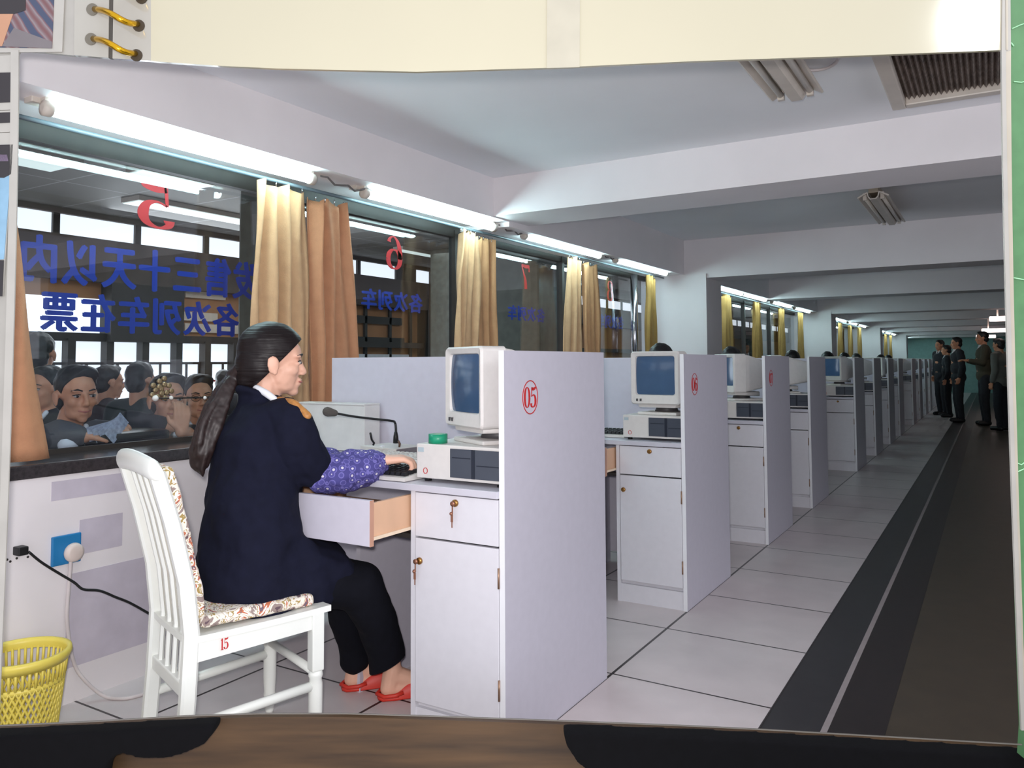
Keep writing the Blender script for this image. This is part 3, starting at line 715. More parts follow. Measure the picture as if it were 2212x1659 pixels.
MB().tube([(.055, -.005, .045), (.058, -.005, .058), (.05, -.005, .07)], [.004, .005, .004], 8).build('switch', mat('bronze_switch', (90, 60, 44), .4), t)
MB().box(-.02, .0, -.045, -.03, .045, .05).build('button', edge_white, t)
foot = V((-2.085, 2.515, .827))
mp = [foot+V((0, 0, z)) for z in (0, .03, .06)]
gpts = [(855, 955), (855, 925), (853, 913), (845, 909), (800, 904), (760, 899), (722, 892)]
dd = (foot-CAM).dot(fw)
wp = [at(u, v, d=dd-.035*max(0, i-2)) for i, (u, v) in enumerate(gpts)]
t = thing('gooseneck_microphone', 'black gooseneck microphone with grey foam tip in front of the woman', 'microphone', wp[0])
MB().tube([p-wp[0] for p in [wp[0]+V((0, 0, -.004)), wp[0]+(wp[1]-wp[0])*.4, wp[0]+(wp[1]-wp[0])*.75]], [.0115, .010, .006], 12).build('base_sleeve', black, t)
MB().tube(smooth([(wp[0]+(wp[1]-wp[0])*.6)-wp[0]]+[p-wp[0] for p in wp[1:]]), .0048, 10).build('gooseneck', black, t)
hd = (wp[-1]-wp[-2]).normalized(); a = wp[-1]-wp[0]
MB().hull(a-hd*.002, .013, a+hd*.028, .019).build('foam_tip', foam, t)
t = thing('tape_roll', 'roll of green tape on the computer case of desk 05, left of the monitor', 'tape', (-1.555, 2.09, .902))
MB().lathe([(.020, 0), (.031, 0), (.031, .03), (.020, .03), (.020, 0)], 32, cap=False).build('tape', green_tape, t)
MB().lathe([(.018, .001), (.0205, .001), (.0205, .029), (.018, .029), (.018, .001)], 32, cap=False).build('core', mat('tape_core', (200, 210, 190), .6), t)
tag(MB().tube([at(800, 935, d=2.98), at(803, 950, d=2.99), at(808, 957, d=3.0), at(806, 962, d=3.0)], .004, 6).build('cable', black), 'short black cable behind the intercom box on desk 05', 'cable')

# ================================================================== CHAIR, CUSHION
CFW = V((.33, .944, 0)); CRT = V((.944, -.33, 0)); CANG = -math.asin(.33)
CO = V((-1.994, 1.66, 0))
chair = thing('dining_chair', 'white lacquered slat-back wooden chair under the seated woman', 'chair', CO, CANG)
def leg_sq(mb, pts, wx, wy):
    rings = []
    for i, p in enumerate(pts):
        p = V(p); b = .007
        rings.append([p+V((sx*(wx/2-(b if k else 0)), sy*(wy/2-(0 if k else b)), 0)) for sx, sy, k in ((-1, -1, 0), (-1, -1, 1), (1, -1, 1), (1, -1, 0), (1, 1, 0), (1, 1, 1), (-1, 1, 1), (-1, 1, 0))])
    return mb.loft(rings, True, True, False)
HW, RW = .172, .160
for s in (-1, 1):
    MB_ = MB(); leg_sq(MB_, [(s*RW, -.215, 0), (s*RW, -.197, .25), (s*RW, -.19, .42), (s*RW, -.205, .56), (s*RW, -.245, .73), (s*RW, -.288, .873)], .036, .042).build('leg', chair_white, chair)
    m_ = MB(); m_.box(s*HW-.019, s*HW+.019, .155, .193, .24, .415, .004)
    m_.lathe([(.019, .24), (.022, .225), (.018, .215), (.021, .2), (.021, .12), (.018, .07), (.021, .06), (.0165, .05), (.0145, .012), (.012, 0)], 20, (s*HW, .174, 0)); m_.build('leg', chair_white, chair)
    MB().prism([(s*(RW+.004)-.011, -.19, .345), (s*(RW+.004)-.011, -.19, .41), (s*HW-.011, .16, .41), (s*HW-.011, .16, .365)], (.022, 0, 0)).build('apron', chair_white, chair)
    MB().tube([(s*RW, -.195, .17), (s*HW, .172, .195)], .0145, 12).build('stretcher', chair_white, chair)
MB().box(-RW, RW, -.208, -.184, .245, .285, .004).build('rear_rail', chair_white, chair)
MB().box(-HW, HW, .165, .187, .355, .412, .003).build('apron', chair_white, chair)
MB().tube([(-HW, .17, .235), (HW, .17, .235)], .0125, 12).build('stretcher', chair_white, chair)
# scooped seat panel with overhanging front
rows = []
for j in range(11):
    y = -.205+.42*j/10; rows.append([V(((-1+2*i/10)*(.178+.012*j/10), y, .411+.012*(j/10)**2+.006*abs(-1+2*i/10)**3)) for i in range(11)])
sb = MB(); sb.loft(rows, False, False); sb.loft([[p-V((0, 0, .018)) for p in r] for r in rows][::-1], False, False)
for r0_, r1_ in ((rows[0], None), (rows[-1], None)): sb.loft([r0_, [p-V((0, 0, .018)) for p in r0_]], False, False, False)
for ci in (0, -1): sb.loft([[r[ci] for r in rows], [r[ci]-V((0, 0, .018)) for r in rows]], False, False, False)
sb.build('seat', chair_white, chair)
for x in (-.095, -.032, .032, .095):
    leg_sq(MB(), [(x, -.196, .28), (x, -.19, .42), (x, -.205, .56), (x, -.245, .73), (x, -.283, .855)], .024, .014).build('back_slat', chair_white, chair)
tr_ = MB(); prof = []
for k in range(13):
    x = -.2+.4*k/12; c = V((x, -.29-.018*(1-(x/.2)**2), .872+.02*(1-(x/.2)**2))); rr = .021 if 0 < k < 12 else .012
    prof.append([c+V((0, .85*rr*math.cos(a)-.12*rr*math.sin(a), 1.45*rr*math.sin(a))) for a in [2*PI*q/14 for q in range(14)]])
tr_.loft(prof).build('top_rail', chair_white, chair)
mk = MB(); digits(mk, '15', (HW+.0155, -.11, .385), (0, 1, 0), (0, 0, 1), (1, 0, 0), .02, .7, .8); mk.build('number_mark', red_ink, chair)
cush = thing('chair_cushion', 'floral cushion pad covering the seat and back of the white chair', 'cushion', CO, CANG)
c_ = MB(); c_.box(-.158, .158, -.165, .18, .424, .462, .015, seg=3); 
remesh(c_, 'seat_pad', floral_m, cush, .008, 3, .004, 14)
c_ = MB()
c_.loft([[V((x, y0, z)) for x, y0 in ((-.155, yb), (.155, yb), (.155, yb+.028), (-.155, yb+.028))] for yb, z in ((-.172, .45), (-.188, .56), (-.226, .73), (-.262, .86), (-.272, .885))], True, True, False)
remesh(c_, 'back_pad', floral_m, cush, .008, 3, .004, 14)

# ================================================================== PEOPLE
def frame(o, f, tilt=0):
    f = V(f).normalized(); l = V((0, 0, 1)).cross(f).normalized(); u = f.cross(l).normalized()
    m = M4(((f.x, l.x, u.x, 0), (f.y, l.y, u.y, 0), (f.z, l.z, u.z, 0), (0, 0, 0, 1)))
    return M4.Translation(o) @ m
def head(mb, F, male=False, s=1.0):
    R = F.to_3x3()
    def E(c, r): mb.ball(F @ (V(c)*s), tuple(x*s for x in r), R)
    E((-.012, 0, .03), (.092, .074, .083)); E((.028, 0, -.035), (.056, .058, .07)); E((.045, 0, .028), (.043, .055, .048))
    E((.03, 0, -.075), (.05, .046+(.006 if male else 0), .034)); E((.066, 0, -.098), (.020, .02, .016))
    for q in (-1, 1):
        E((.052, q*.036, -.025), (.028, .022, .026)); E((-.006, q*.078, -.014), (.021, .008, .031)); E((-.010, q*.084, -.006), (.019, .004, .024)); E((.002, q*.078, -.036), (.009, .007, .012))
        E((.068, q*.032, .020), (.018, .022, .008)); E((.072, q*.031, -.003), (.013, .017, .007))
        E((.092, q*.009, -.036), (.010, .009, .008))
    nq = 0 if male else .007
    mb.chain([(F @ (V((.082-nq*.5, 0, .012))*s), .009*s), (F @ (V((.095-nq, 0, -.012))*s), .0095*s), (F @ (V((.105-nq, 0, -.031))*s), .0112*s)])
    E((.083, 0, -.058), (.012, .022, .007)); E((.080, 0, -.072), (.013, .020, .008)); E((.074, 0, -.083), (.010, .02, .01))
def face(par, F, org, s=1.0, brow=hair2, glasses=False, smile=0):
    R = F.to_3x3(); G = lambda c: F @ (V(c)*s) - V(org)
    for q in (-1, 1):
        m = MB(); m.ball(G((.0775, q*.031, -.001)), (.0085*s, .0135*s, .0055*s), R); m.build('eye', eye_w, par)
        m = MB(); m.ball(G((.0835, q*.031, -.001)), (.004*s, .0058*s, .0055*s), R); m.build('iris', eye_d, par)
        m = MB(); m.chain([(G((.079, q*.016, .005)), .0018*s), (G((.084, q*.030, .007)), .0018*s), (G((.074, q*.046, .003)), .0018*s)], 1); m.build('eyelid', eye_d, par)
        m = MB(); m.chain([(G((.085, q*.014, .021)), .003*s), (G((.086, q*.032, .027)), .0035*s), (G((.07, q*.05, .021)), .002*s)], 1); m.build('eyebrow', brow, par)
    m = MB(); m.chain([(G((.083, .022+smile*.004, -.064+smile*.006)), .002*s), (G((.0925, 0, -.065)), .0045*s), (G((.083, -.022-smile*.004, -.064+smile*.006)), .002*s)], 1); m.build('mouth', lips, par)
    if glasses:
        m = MB()
        for q in (-1, 1):
            m.tube([G((.096, q*.033+.023*math.cos(a), .0+.018*math.sin(a))) for a in [2*PI*k/20 for k in range(21)]], .0014*s, 6)
            m.tube([G((.092, q*.056, .004)), G((.06, q*.073, .006)), (G((-.005, q*.082, .006)))], .0014*s, 6)
        m.tube([G((.098, -.011, .003)), G((.101, 0, .006)), G((.098, .011, .003))], .0014*s, 6)
        m.build('glasses', mat('thin_spectacle_rim', (40, 34, 32), .4), par)
def male_hair(F, org, par, m=hair2, s=1.0):
    R = F.to_3x3(); mb = MB()
    mb.ball(F @ (V((-.018, 0, .042))*s), (.097*s, .0775*s, .084*s), R, 3); mb.ball(F @ (V((.03, .015, .085))*s), (.055*s, .058*s, .04*s), R); mb.ball(F @ (V((-.05, 0, -.02))*s), (.060*s, .070*s, .07*s), R)
    n1 = R @ V((.85, 0, -.52)); remesh(mb, 'hair', m, par, .008, 2, .004, 40, org, cuts=[(F @ (V((.044, 0, .058))*s), n1)])
def hand(mb, wr, d, nrm, thumb, curl=.5, s=1.0, spread=.02):
    d = V(d).normalized(); nrm = V(nrm); nrm = (nrm-d*nrm.dot(d)).normalized(); th = V(thumb); th = (th-d*th.dot(d)-nrm*th.dot(nrm)).normalized()
    k = wr+d*.075*s
    mb.hull(wr, .021*s, wr+d*.03*s+th*.018*s, .016*s).hull(wr, .02*s, wr+d*.03*s-th*.016*s, .015*s)
    for i, (o, ln) in enumerate(((.030, .072), (.010, .08), (-.010, .075), (-.029, .058))):
        b = k+th*o*s
        mb.hull(wr+d*.02*s+th*o*.6*s, .0145*s, b, .0105*s)
        a = 0; p = b; q = [(p, .0098*s)]
        for j in range(3):
            a += curl*(.45+.35*j)+(.05*i); dr = d*math.cos(a)-nrm*math.sin(a)+th*(o*.6*spread/.02*.3); p = p+dr.normalized()*ln*s*(.45, .32, .23)[j]; q.append((p, (.009, .0083, .0072)[j]*s))
        mb.chain(q)
    b = wr+d*.022*s+th*.022*s; p1 = b+(d*.55+th*.75-nrm*.25).normalized()*.034*s; p2 = p1+(d*.85+th*.25-nrm*.35).normalized()*.028*s
    mb.chain([(b, .0135*s), (p1, .0105*s), (p2, .0085*s)])

# ---------------------------------------------------------------- the seated woman
WO = V((-2.0, 1.75, 0))
wom = thing('person', 'seated woman with a long black ponytail in a navy jacket, typing at desk 05', 'person', WO)
tf = V((.48, .876, 0)).normalized(); tr = V((.876, -.48, 0)).normalized(); zz = V((0, 0, 1))
TB = M4(((tr.x, tf.x, 0), (tr.y, tf.y, 0), (0, 0, 1)))
HF = frame(at(592, 780, d=2.62), (.62, .78, -.06)); HR = HF.to_3x3()
nb_ = at(570, 880, d=2.60)
shR, shL = at(632, 918, d=2.47), at(560, 912, d=2.76)
pel = at(545, 1215, d=2.50)
elb = at(668, 1012, d=2.53); wri = at(818, 995, d=2.62); wriL = V((-1.95, 2.02, .835)); elbL = V((-2.22, 1.98, .80))
kR, kL = at(776, 1266, d=2.60), at(752, 1258, d=2.76); aR, aL = at(848, 1446, d=2.75), at(770, 1432, d=2.83)
b = MB(); head(b, HF, False)
b.hull(HF @ V((-.022, 0, -.07)), .049, nb_-zz*.02, .054)
b.chain([(nb_, .06), (at(560, 1000, d=2.58), .12), (at(548, 1110, d=2.52), .12), (pel, .14)])
b.chain([(shL-zz*.03, .045), (nb_-zz*.04, .06), (shR-zz*.03, .045)])
b.chain([(shR, .05), (elb, .042), (wri, .025)]); b.chain([(shL, .05), (elbL, .042), (wriL, .025)])
hipR, hipL = pel+tr*.09, pel-tr*.09
b.chain([(hipR, .085), (kR, .055), (aR+zz*.12-rt*.014, .036), (aR, .031)]); b.chain([(hipL, .085), (kL, .055), (aL+zz*.12-rt*.008, .036), (aL, .031)])
hd_ = (at(872, 990, d=2.64)-wri).normalized()
hand(b, wri, hd_, zz+tf*.0, V((-.6, .75, 0)), .85, 1.06)
hand(b, wriL, (.35, .9, -.15), zz, tr, .55, .95)
ftd = V((.62, .78, 0)).normalized()
for a in (aR, aL):
    heel = V((a.x, a.y, .034))-ftd*.012
    b.chain([(a, .034), (heel, .032)]); b.chain([(a-zz*.015, .033), (V((a.x, a.y, .04))+ftd*.09, .030), (V((a.x, a.y, .026))+ftd*.165, .022)]); b.hull(heel, .03, V((a.x, a.y, .03))+ftd*.13, .034)
remesh(b, 'body', skin, wom, .0042, 3, 0, 9, WO)
body = wom.children[0]
face(wom, HF, WO)
# hair: cap cut along the hairline, nape, ponytail
h = MB(); h.ball(HF @ V((-.014, 0, .040)), (.108, .088, .092), HR, 3); h.ball(HF @ V((-.040, 0, -.012)), (.084, .088, .088), HR, 3); h.ball(HF @ V((-.066, 0, -.055)), (.05, .06, .055), HR, 3)
hp = HF @ V((.02, 0, .005)); hn = HR @ V((.70, 0, -.60))
remesh(h, 'hair', hair, wom, .006, 3, .0015, 30, WO, cuts=[(hp, hn)])
pt = [(508, 810, 2.60, .022), (490, 836, 2.57, .028), (468, 880, 2.535, .036), (450, 930, 2.50, .040), (438, 975, 2.48, .036), (434, 1005, 2.475, .026), (440, 1022, 2.475, .012)]
h = MB(); rp = random.Random(3)
for k in range(16):
    ca, sa = math.cos(k*2.4), math.sin(k*2.4); rr = math.sqrt((k+.5)/16); e_ = rp.uniform(.86, 1.04)
    h.tube([at(434+(u-434)*1.0, 810+(v-810)*e_, d=d)+rt*(ca*rr*r*.95)+fw*(sa*rr*r*.7)+rt*.003*math.sin(v*.05+k) for u, v, d, r in pt], [.010, .0115, .013, .014, .013, .010, .004], 8)
h.chain([(at(u, v, d=d), r*.8) for u, v, d, r in pt[:3]], 2)
h.hull(HF @ V((-.085, 0, -.03)), .036, at(506, 812, d=2.60), .026, 3)
po = remesh(h, 'ponytail', mat('dark_brown_hair', (40, 27, 26), .48, var=.3, scale=60), wom, .0045, 2, .002, 40, WO)
h = MB(); h.tube([at(497, 826, d=2.58)+(rt*math.cos(a)*.8+up*math.sin(a)*.6+fw*math.sin(a)*.5)*.03-WO for a in [2*PI*k/16 for k in range(17)]], .006, 8); h.build('hair_tie', black, wom)
# jacket
j = MB()
def E(c, r): j.ball(c, r, TB, 3)
rg = []
for u, v, d, a_, b_ in ((548, 1318, 2.50, .17, .14), (544, 1296, 2.50, .20, .165), (542, 1250, 2.50, .205, .17), (545, 1190, 2.50, .198, .16), (548, 1110, 2.52, .19, .152), (548, 1040, 2.54, .184, .147), (553, 975, 2.56, .178, .136), (560, 925, 2.57, .165, .118), (566, 890, 2.585, .135, .095), (566, 868, 2.60, .085, .078), (564, 848, 2.60, .068, .064)):
    c_ = at(u, v, d=d); rg.append([c_+tr*(a_*math.cos(2*PI*k/28))+tf*(b_*math.sin(2*PI*k/28)) for k in range(28)])
j.loft(rg)
j.chain([(shR, .064), (at(598, 896, d=2.54), .060), (at(570, 886, d=2.61), .056), (shL, .064)])
ncx = at(563, 842, d=2.602)
j.tube([ncx+tr*.066*math.cos(q)+tf*.066*math.sin(q)+zz*(-.016-.022*math.sin(q)) for q in [2*PI*k/20 for k in range(21)]], .015, 8)
j.chain([(shR-zz*.01, .072), (at(640, 965, d=2.49), .076), (elb+V((0, 0, .002)), .067)]); j.hull(elb, .064, at(690, 1012, d=2.55), .054)
j.chain([(shL, .074), (elbL, .066)])
j.chain([(pel+tr*.07+tf*.02, .118), (at(650, 1222, d=2.50), .104), (at(706, 1236, d=2.54), .082), (at(728, 1246, d=2.56), .074)]); j.chain([(hipR, .116), (at(680, 1246, d=2.53), .108)]); j.chain([(pel-tr*.075, .115), (at(690, 1230, d=2.68), .105)])
remesh(j, 'jacket', navy, wom, .0065, 3, .015, 9, WO)
j = MB(); j.tube([at(u, v, d=d)-WO for u, v, d in ((541, 832, 2.58), (556, 838, 2.548), (576, 850, 2.532), (592, 862, 2.525), (604, 876, 2.525))], [.007, .010, .012, .011, .005], 10); j.build('shirt_collar', shirt, wom)
j = MB(); j.hull(at(604, 864, d=2.53), .012, at(634, 872, d=2.475), .015).hull(at(634, 872, d=2.475), .015, at(664, 898, d=2.45), .014); remesh(j, 'epaulette', gold, wom, .004, 1, .001, 60, WO)
# patterned over-sleeves
def oversleeve(e, w_):
    d = (w_-e); j = MB(); j.chain([(e+d*.05-zz*.01, .060), (e+d*.42-zz*.016, .068), (e+d*.80-zz*.016, .062), (e+d*.93-zz*.008, .048)], 3); return j
remesh(oversleeve(at(690, 1018, d=2.55), wri), 'sleeve_cover', dots_m, wom, .005, 2, .012, 17, WO)
remesh(oversleeve(elbL, wriL), 'sleeve_cover', dots_m, wom, .006, 3, .007, 16, WO)
# trousers, one continuous garment
j = MB(); E2 = j.ball(pel-zz*.02, (.165, .125, .10), TB, 3)
j.chain([(hipR, .088), (at(690, 1250, d=2.53), .085), (kR, .079)], 3); j.chain([(kR, .079), (at(814, 1340, d=2.66), .068), (at(834, 1400, d=2.71), .066)], 3); j.hull(at(834, 1400, d=2.71), .066, at(838, 1470, d=2.74), .060, 3)
j.chain([(hipL, .088), (kL, .079)], 3); j.chain([(kL, .079), (at(752, 1335, d=2.78), .066), (at(764, 1390, d=2.81), .056), (at(767, 1425, d=2.82), .052)], 3)
sh = (aR-kR).normalized(); 
remesh(j, 'trousers', navy2, wom, .0075, 3, .006, 10, WO, cuts=[(at(836, 1432, d=2.74), -(zz*.90-rt*.44)), ])
# slippers
for a in (aR, aL):
    base = V((a.x, a.y, 0)); sd = V((ftd.y, -ftd.x, 0)); s_ = MB(); R_ = []
    for t_, wd in ((-.052, .012), (-.04, .03), (0, .037), (.06, .038), (.12, .044), (.17, .036), (.2, .012)):
        R_.append([base+ftd*t_+sd*wd*q+zz*z for q, z in ((-1, .004), (1, .004), (1.02, .014), (-1.02, .014))])
    s_.loft(R_, True, True, True)
    slp = s_.build('slipper', red_slip, wom, shift=WO)
    up_ = MB(); R_ = []
    for t_, wd, hh in ((.015, .041, .03), (.05, .043, .058), (.09, .045, .068), (.13, .046, .058), (.17, .038, .042), (.205, .012, .02)):
        R_.append([base+ftd*t_+sd*wd*math.cos(q)+zz*(.008+hh*math.sin(q)) for q in [PI*k/12 for k in range(13)]])
    up_.loft(R_, False, False, True); R2 = []
    up_.build('slipper_upper', red_slip, wom, shift=WO)
    st = MB(); st.tube([base+ftd*t_+sd*wd+zz*z for t_, wd, z in ((.03, .042, .03), (0, .040, .022), (-.035, .032, .02), (-.054, 0, .022), (-.035, -.032, .02), (0, -.040, .022), (.03, -.042, .03))], .007, 8); st.build('slipper_rim', red_slip, wom, shift=WO)

# ---------------------------------------------------------------- people at the window and in the public hall
def stander(label, loc, face_dir, ht=1.66, top=dark_suit, leg=dark_suit, hm=hair2, group=None, cat='person', lean=0, arms='down', detail=.014, glasses=False, sk=skin_m, smile=0, head_turn=0, seated=False):
    t = thing('person', label, cat, loc, 0, group); o = V((0, 0, 0)); s = ht/1.66
    f = V(face_dir).normalized(); r = V((f.y, -f.x, 0)); z = V((0, 0, 1)); B = M4(((r.x, f.x, 0), (r.y, f.y, 0), (0, 0, 1)))
    hip = z*(.86*s if not seated else .50); ch = hip+z*.42*s+f*lean; nk = hip+z*.55*s+f*lean*1.25; hc = hip+z*.69*s+f*(lean*1.5+.02)
    hf = (M4.Rotation(head_turn, 3, 'Z') @ f)
    F = frame(hc, hf+V((0, 0, -.05))); b = MB(); head(b, F, True, s)
    b.hull(F @ V((-.025, 0, -.07)), .05*s, nk, .056*s); b.chain([(nk, .06*s), (ch-z*.05, .12*s), (hip, .12*s)])
    sl, sr = nk-z*.05*s-r*.17*s, nk-z*.05*s+r*.17*s
    hands = []
    for q, sh_ in ((-1, sl), (1, sr)):
        if arms == 'down': e = sh_-z*.27*s+r*q*.03-f*.02; w_ = e-z*.22*s+f*.06
        elif arms == 'ledge': e = sh_-z*.2*s+r*q*.07+f*.12; w_ = sh_-z*.235*s+f*.29-r*q*.05
        else: e = sh_-z*.25*s+f*.06+r*q*.03; w_ = e+f*.2*s+z*.04-r*q*.08
        hands.append((q, sh_, e, w_)); b.chain([(sh_, .045*s), (e, .038*s), (w_, .027*s)])
        d = (w_-e).normalized() if arms != 'ledge' else (f*.35-r*q*.9)
        hand(b, w_, d, z if arms != 'down' else r*q, (f if arms != 'ledge' else -f*.2+z*.5), .5, s)
    feet = []
    for q in (-1, 1):
        h_ = hip+r*q*.09*s
        if seated: k = h_+f*.40-z*.03; a = V((k.x, k.y, .08))+f*.03
        else: k = h_-z*.40*s+f*.02; a = V((k.x, k.y, .08))-f*.03
        feet.append((h_, k, a)); b.chain([(h_, .085*s), (k, .055*s), (a, .036*s)]); b.hull(a-z*.04, .036, a-z*.045+f*.13, .032)
    remesh(b, 'body', sk, t, min(detail, .009), 2, 0, 9, o)
    face(t, F, o, s, glasses=glasses, smile=smile)
    male_hair(F, o, t, hm, s)
    j = MB(); j.ball(hip+z*.02, (.175*s, .135*s, .14*s), B, 3); j.ball(hip+z*.2*s+f*lean*.5, (.18*s, .135*s, .19*s), B, 3); j.ball(ch-z*.02, (.19*s, .13*s, .16*s), B, 3); j.chain([(sl, .066*s), (nk-z*.015, .06*s), (sr, .066*s)])
    for q, sh_, e, w_ in hands: j.chain([(sh_, .07*s), (e, .058*s), (e+(w_-e)*.86, .044*s)])
    remesh(j, 'jacket', top, t, .012, 3, .006, 10, o)
    j = MB(); j.ball(hip-z*.02, (.16*s, .12*s, .12*s), B)
    for h_, k, a in feet: j.chain([(h_, .095*s), (k, .072*s), (a+z*.0, .055*s)])
    remesh(j, 'trousers', leg, t, .014, 3, .005, 10, o)
    for h_, k, a in feet:
        j = MB(); j.hull(V((a.x, a.y, .045))-f*.02, .044, V((a.x, a.y, .04))+f*.13, .038); j.build('shoe', black, t)
    j = MB()
    for q in (-1, 1): j.hull(nk+f*.055*s+r*q*.045*s+z*.012, .012, nk+f*.1*s+r*q*.012-z*.07*s, .008)
    j.build('shirt_collar', shirt, t)
    return t, F, hands
# man leaning on the ledge, head tilted toward the clerk
m1h = at(165, 852, X=-3.27)
def leaning_man(label, hx, face_dir, body_dir, top, glasses=False, smile=0, arms=True, ledge_y=None):
    t = thing('person', label, 'person', (hx.x-.25, hx.y, FL)); o = V((hx.x-.25, hx.y, FL)); z = V((0, 0, 1))
    f = V(body_dir).normalized(); r = V((f.y, -f.x, 0)); B = M4(((r.x, f.x, 0), (r.y, f.y, 0), (0, 0, 1)))
    F = frame(hx, face_dir); b = MB(); head(b, F, True)
    nk = hx-z*.165-f*.07; hip = V((hx.x, hx.y, FL+.86))-f*.42
    ch = nk+(hip-nk)*.32
    b.hull(F @ V((-.025, 0, -.07)), .05, nk, .056); b.chain([(nk, .06), (ch, .12), (hip, .12)])
    return t, o, F, b, nk, hip, ch, f, r, B, z
def finish_man(t, o, F, b, nk, hip, ch, f, r, B, z, arms, top, glasses=False, smile=0, tie=False):
    J = MB()
    for (sh_, e, w_, d, n_, th_) in arms:
        b.chain([(sh_, .045), (e, .04), (w_, .027)]); hand(b, w_, d, n_, th_, .6)
        J.chain([(sh_, .072), (e, .06), (e+(w_-e)*.72, .047)])
    for q in (-1, 1):
        h_ = hip+r*q*.09; a = V((h_.x, h_.y, FL+.08)); b.chain([(h_, .085), ((h_+a)/2, .055), (a, .036)]); b.hull(a-z*.04, .036, a-z*.045+f*.12, .032)
    remesh(b, 'body', skin_m, t, .0055, 2, 0, 9, o); face(t, F, o, glasses=glasses, smile=smile); male_hair(F, o, t)
    J.ball(hip, (.175, .135, .14), B, 3); J.hull(hip, .13, ch, .135); J.ball(ch, (.195, .13, .15), B, 3); J.chain([(nk-z*.05-r*.17, .066), (nk-z*.02, .06), (nk-z*.05+r*.17, .066)])
    remesh(J, 'jacket', top, t, .010, 3, .007, 10, o)
    J = MB(); J.ball(hip-z*.03, (.16, .12, .1), B)
    for q in (-1, 1): h_ = hip+r*q*.09; J.chain([(h_, .095), (V((h_.x, h_.y, FL+.45)), .07), (V((h_.x, h_.y, FL+.09)), .055)])
    remesh(J, 'trousers', dark_suit, t, .014, 2, .004, 10, o)
    for q in (-1, 1):
        J = MB(); a = hip+r*q*.09; J.hull(V((a.x, a.y, FL+.045))-f*.02, .044, V((a.x, a.y, FL+.04))+f*.12, .038); J.build('shoe', black, t, shift=o)
    J = MB()
    for q in (-1, 1): J.hull(nk+f*.065+r*q*.045+z*.03, .011, nk+f*.115+r*q*.008-z*.055, .008)
    J.build('shirt_collar', shirt, t, shift=o)
A = leaning_man('', m1h, (.99, -.12, -.06), (.95, -.05, 0), grey_suit)
t, o, F, b, nk, hip, ch, f, r, B, z = A; t['label'] = 'man in a grey suit leaning on the window ledge with folded forearms, holding banknotes'
w1 = at(232, 955, X=-3.14); e1 = at(125, 965, X=-3.22); w2 = at(238, 948, X=-3.16); e2 = V((-3.33, 2.0, .87))
e1.z = max(e1.z, .885); w1.z = .872; w2 = V((w1.x-.05, w1.y+.11, .885))
finish_man(*A, arms=[(nk-z*.06+r*.17, e1, w1-V((0, .10, 0)), (.1, .95, .0), z, V((1, 0, .3))), (nk-z*.06-r*.17, e2, w2, (.3, -.9, -.05), z, V((1, 0, .3)))], top=grey_suit, smile=.6)
J = MB(); J.hull(at(145, 958, X=-3.17), .036, at(152, 957, X=-3.165), .034); J.build('shirt_cuff', shirt, t, shift=o)
c = at(228, 925, X=-3.10)
for k in range(4):
    q = tag(MB().box(-.0006, .0006, -.062, .062, -.03, .03, 0, M4.Rotation(.25+.16*k, 4, 'X') @ M4.Rotation(.2*k-.3, 4, 'Z')).build('banknote', mat('blue_grey_banknote', (170, 174, 190), .7, var=.35, scale=60), None, (c.x+.003*k, c.y-.005+.016*k, .897+.002*k)), 'blue grey banknote fanned in the hand of the grey suited man', 'banknote', 'banknotes in the man\'s hand')
h2 = at(362, 862, X=-3.30)
A = leaning_man('', h2, (.93, -.34, 0), (.95, -.1, 0), dark_suit); t, o, F, b, nk, hip, ch, f, r, B, z = A
t['label'] = 'dark-suited man behind the brass speaking grille, raising one palm to the glass'
pal = at(394, 950, X=-3.07)
finish_man(*A, arms=[(nk-z*.06+r*.17, V((-3.36, h2.y-.15, .90)), V((-3.2, h2.y-.04, .88)), (.5, .8, 0), z, V((0, 0, 1))), (nk-z*.06-r*.17, V((-3.22, h2.y+.22, .80)), V((pal.x-.01, pal.y, .865)), (.06, .02, 1), V((1, -.3, 0)), V((.1, -1, .3)))], top=dark_suit, smile=.2)
h3 = at(428, 858, X=-3.62)
A = leaning_man('', h3, (.9, -.40, 0), (.92, -.1, 0), dark_suit); t, o, F, b, nk, hip, ch, f, r, B, z = A
t['label'] = 'man with thin spectacles behind the ponytail, beyond the glass'
finish_man(*A, arms=[(nk-z*.06+r*.17, V((-3.7, h3.y-.26, .8)), V((-3.68, h3.y-.25, .62)), (.1, .1, -1), V((1, 0, 0)), V((0, 1, 0))), (nk-z*.06-r*.17, V((-3.7, h3.y+.26, .82)), V((-3.68, h3.y+.24, .62)), (.1, .1, -1), V((1, 0, 0)), V((0, -1, 0)))], top=dark_suit, glasses=True)
tag(MB().box(-.09, .09, -.16, .16, 0, .05, .02).build('shoulder_bag', mat('black_bag_leather', (28, 28, 32), .3), None, (-3.17, 2.03, .833)), 'flat black bag lying on the stone ledge below the second man', 'bag')
def hall_person(label, u, v, X, fd, top, ht=1.66, **k):
    p = at(u, v, X=X); stander(label, (p.x, p.y, FL), fd, ht, top, dark_suit, group='people in the public hall', **k)
hall_person('dark figure of a tall man standing behind the curtain at the left print edge', 84, 720, -4.9, (-.6, .7, 0), dark_suit, 1.80)
hall_person('dark head of a person directly behind the grey suited man', 108, 812, -4.2, (.2, -1, 0), dark_suit, 1.60)
hall_person('dark-clothed queueing person between the grey suited man and the pair', 230, 800, -5.2, (.2, 1, 0), mat('dark_maroon_cloth', (52, 40, 46), .85), 1.60)
hall_person('person in a dark green coat seen from the side behind the pair', 300, 800, -4.6, (-.3, 1, 0), mat('dark_green_coat', (50, 60, 60), .85), 1.62)
hall_person('distant small person before the rightmost bright door panes', 482, 805, -6.3, (-.5, 1, 0), dark_suit, 1.55)

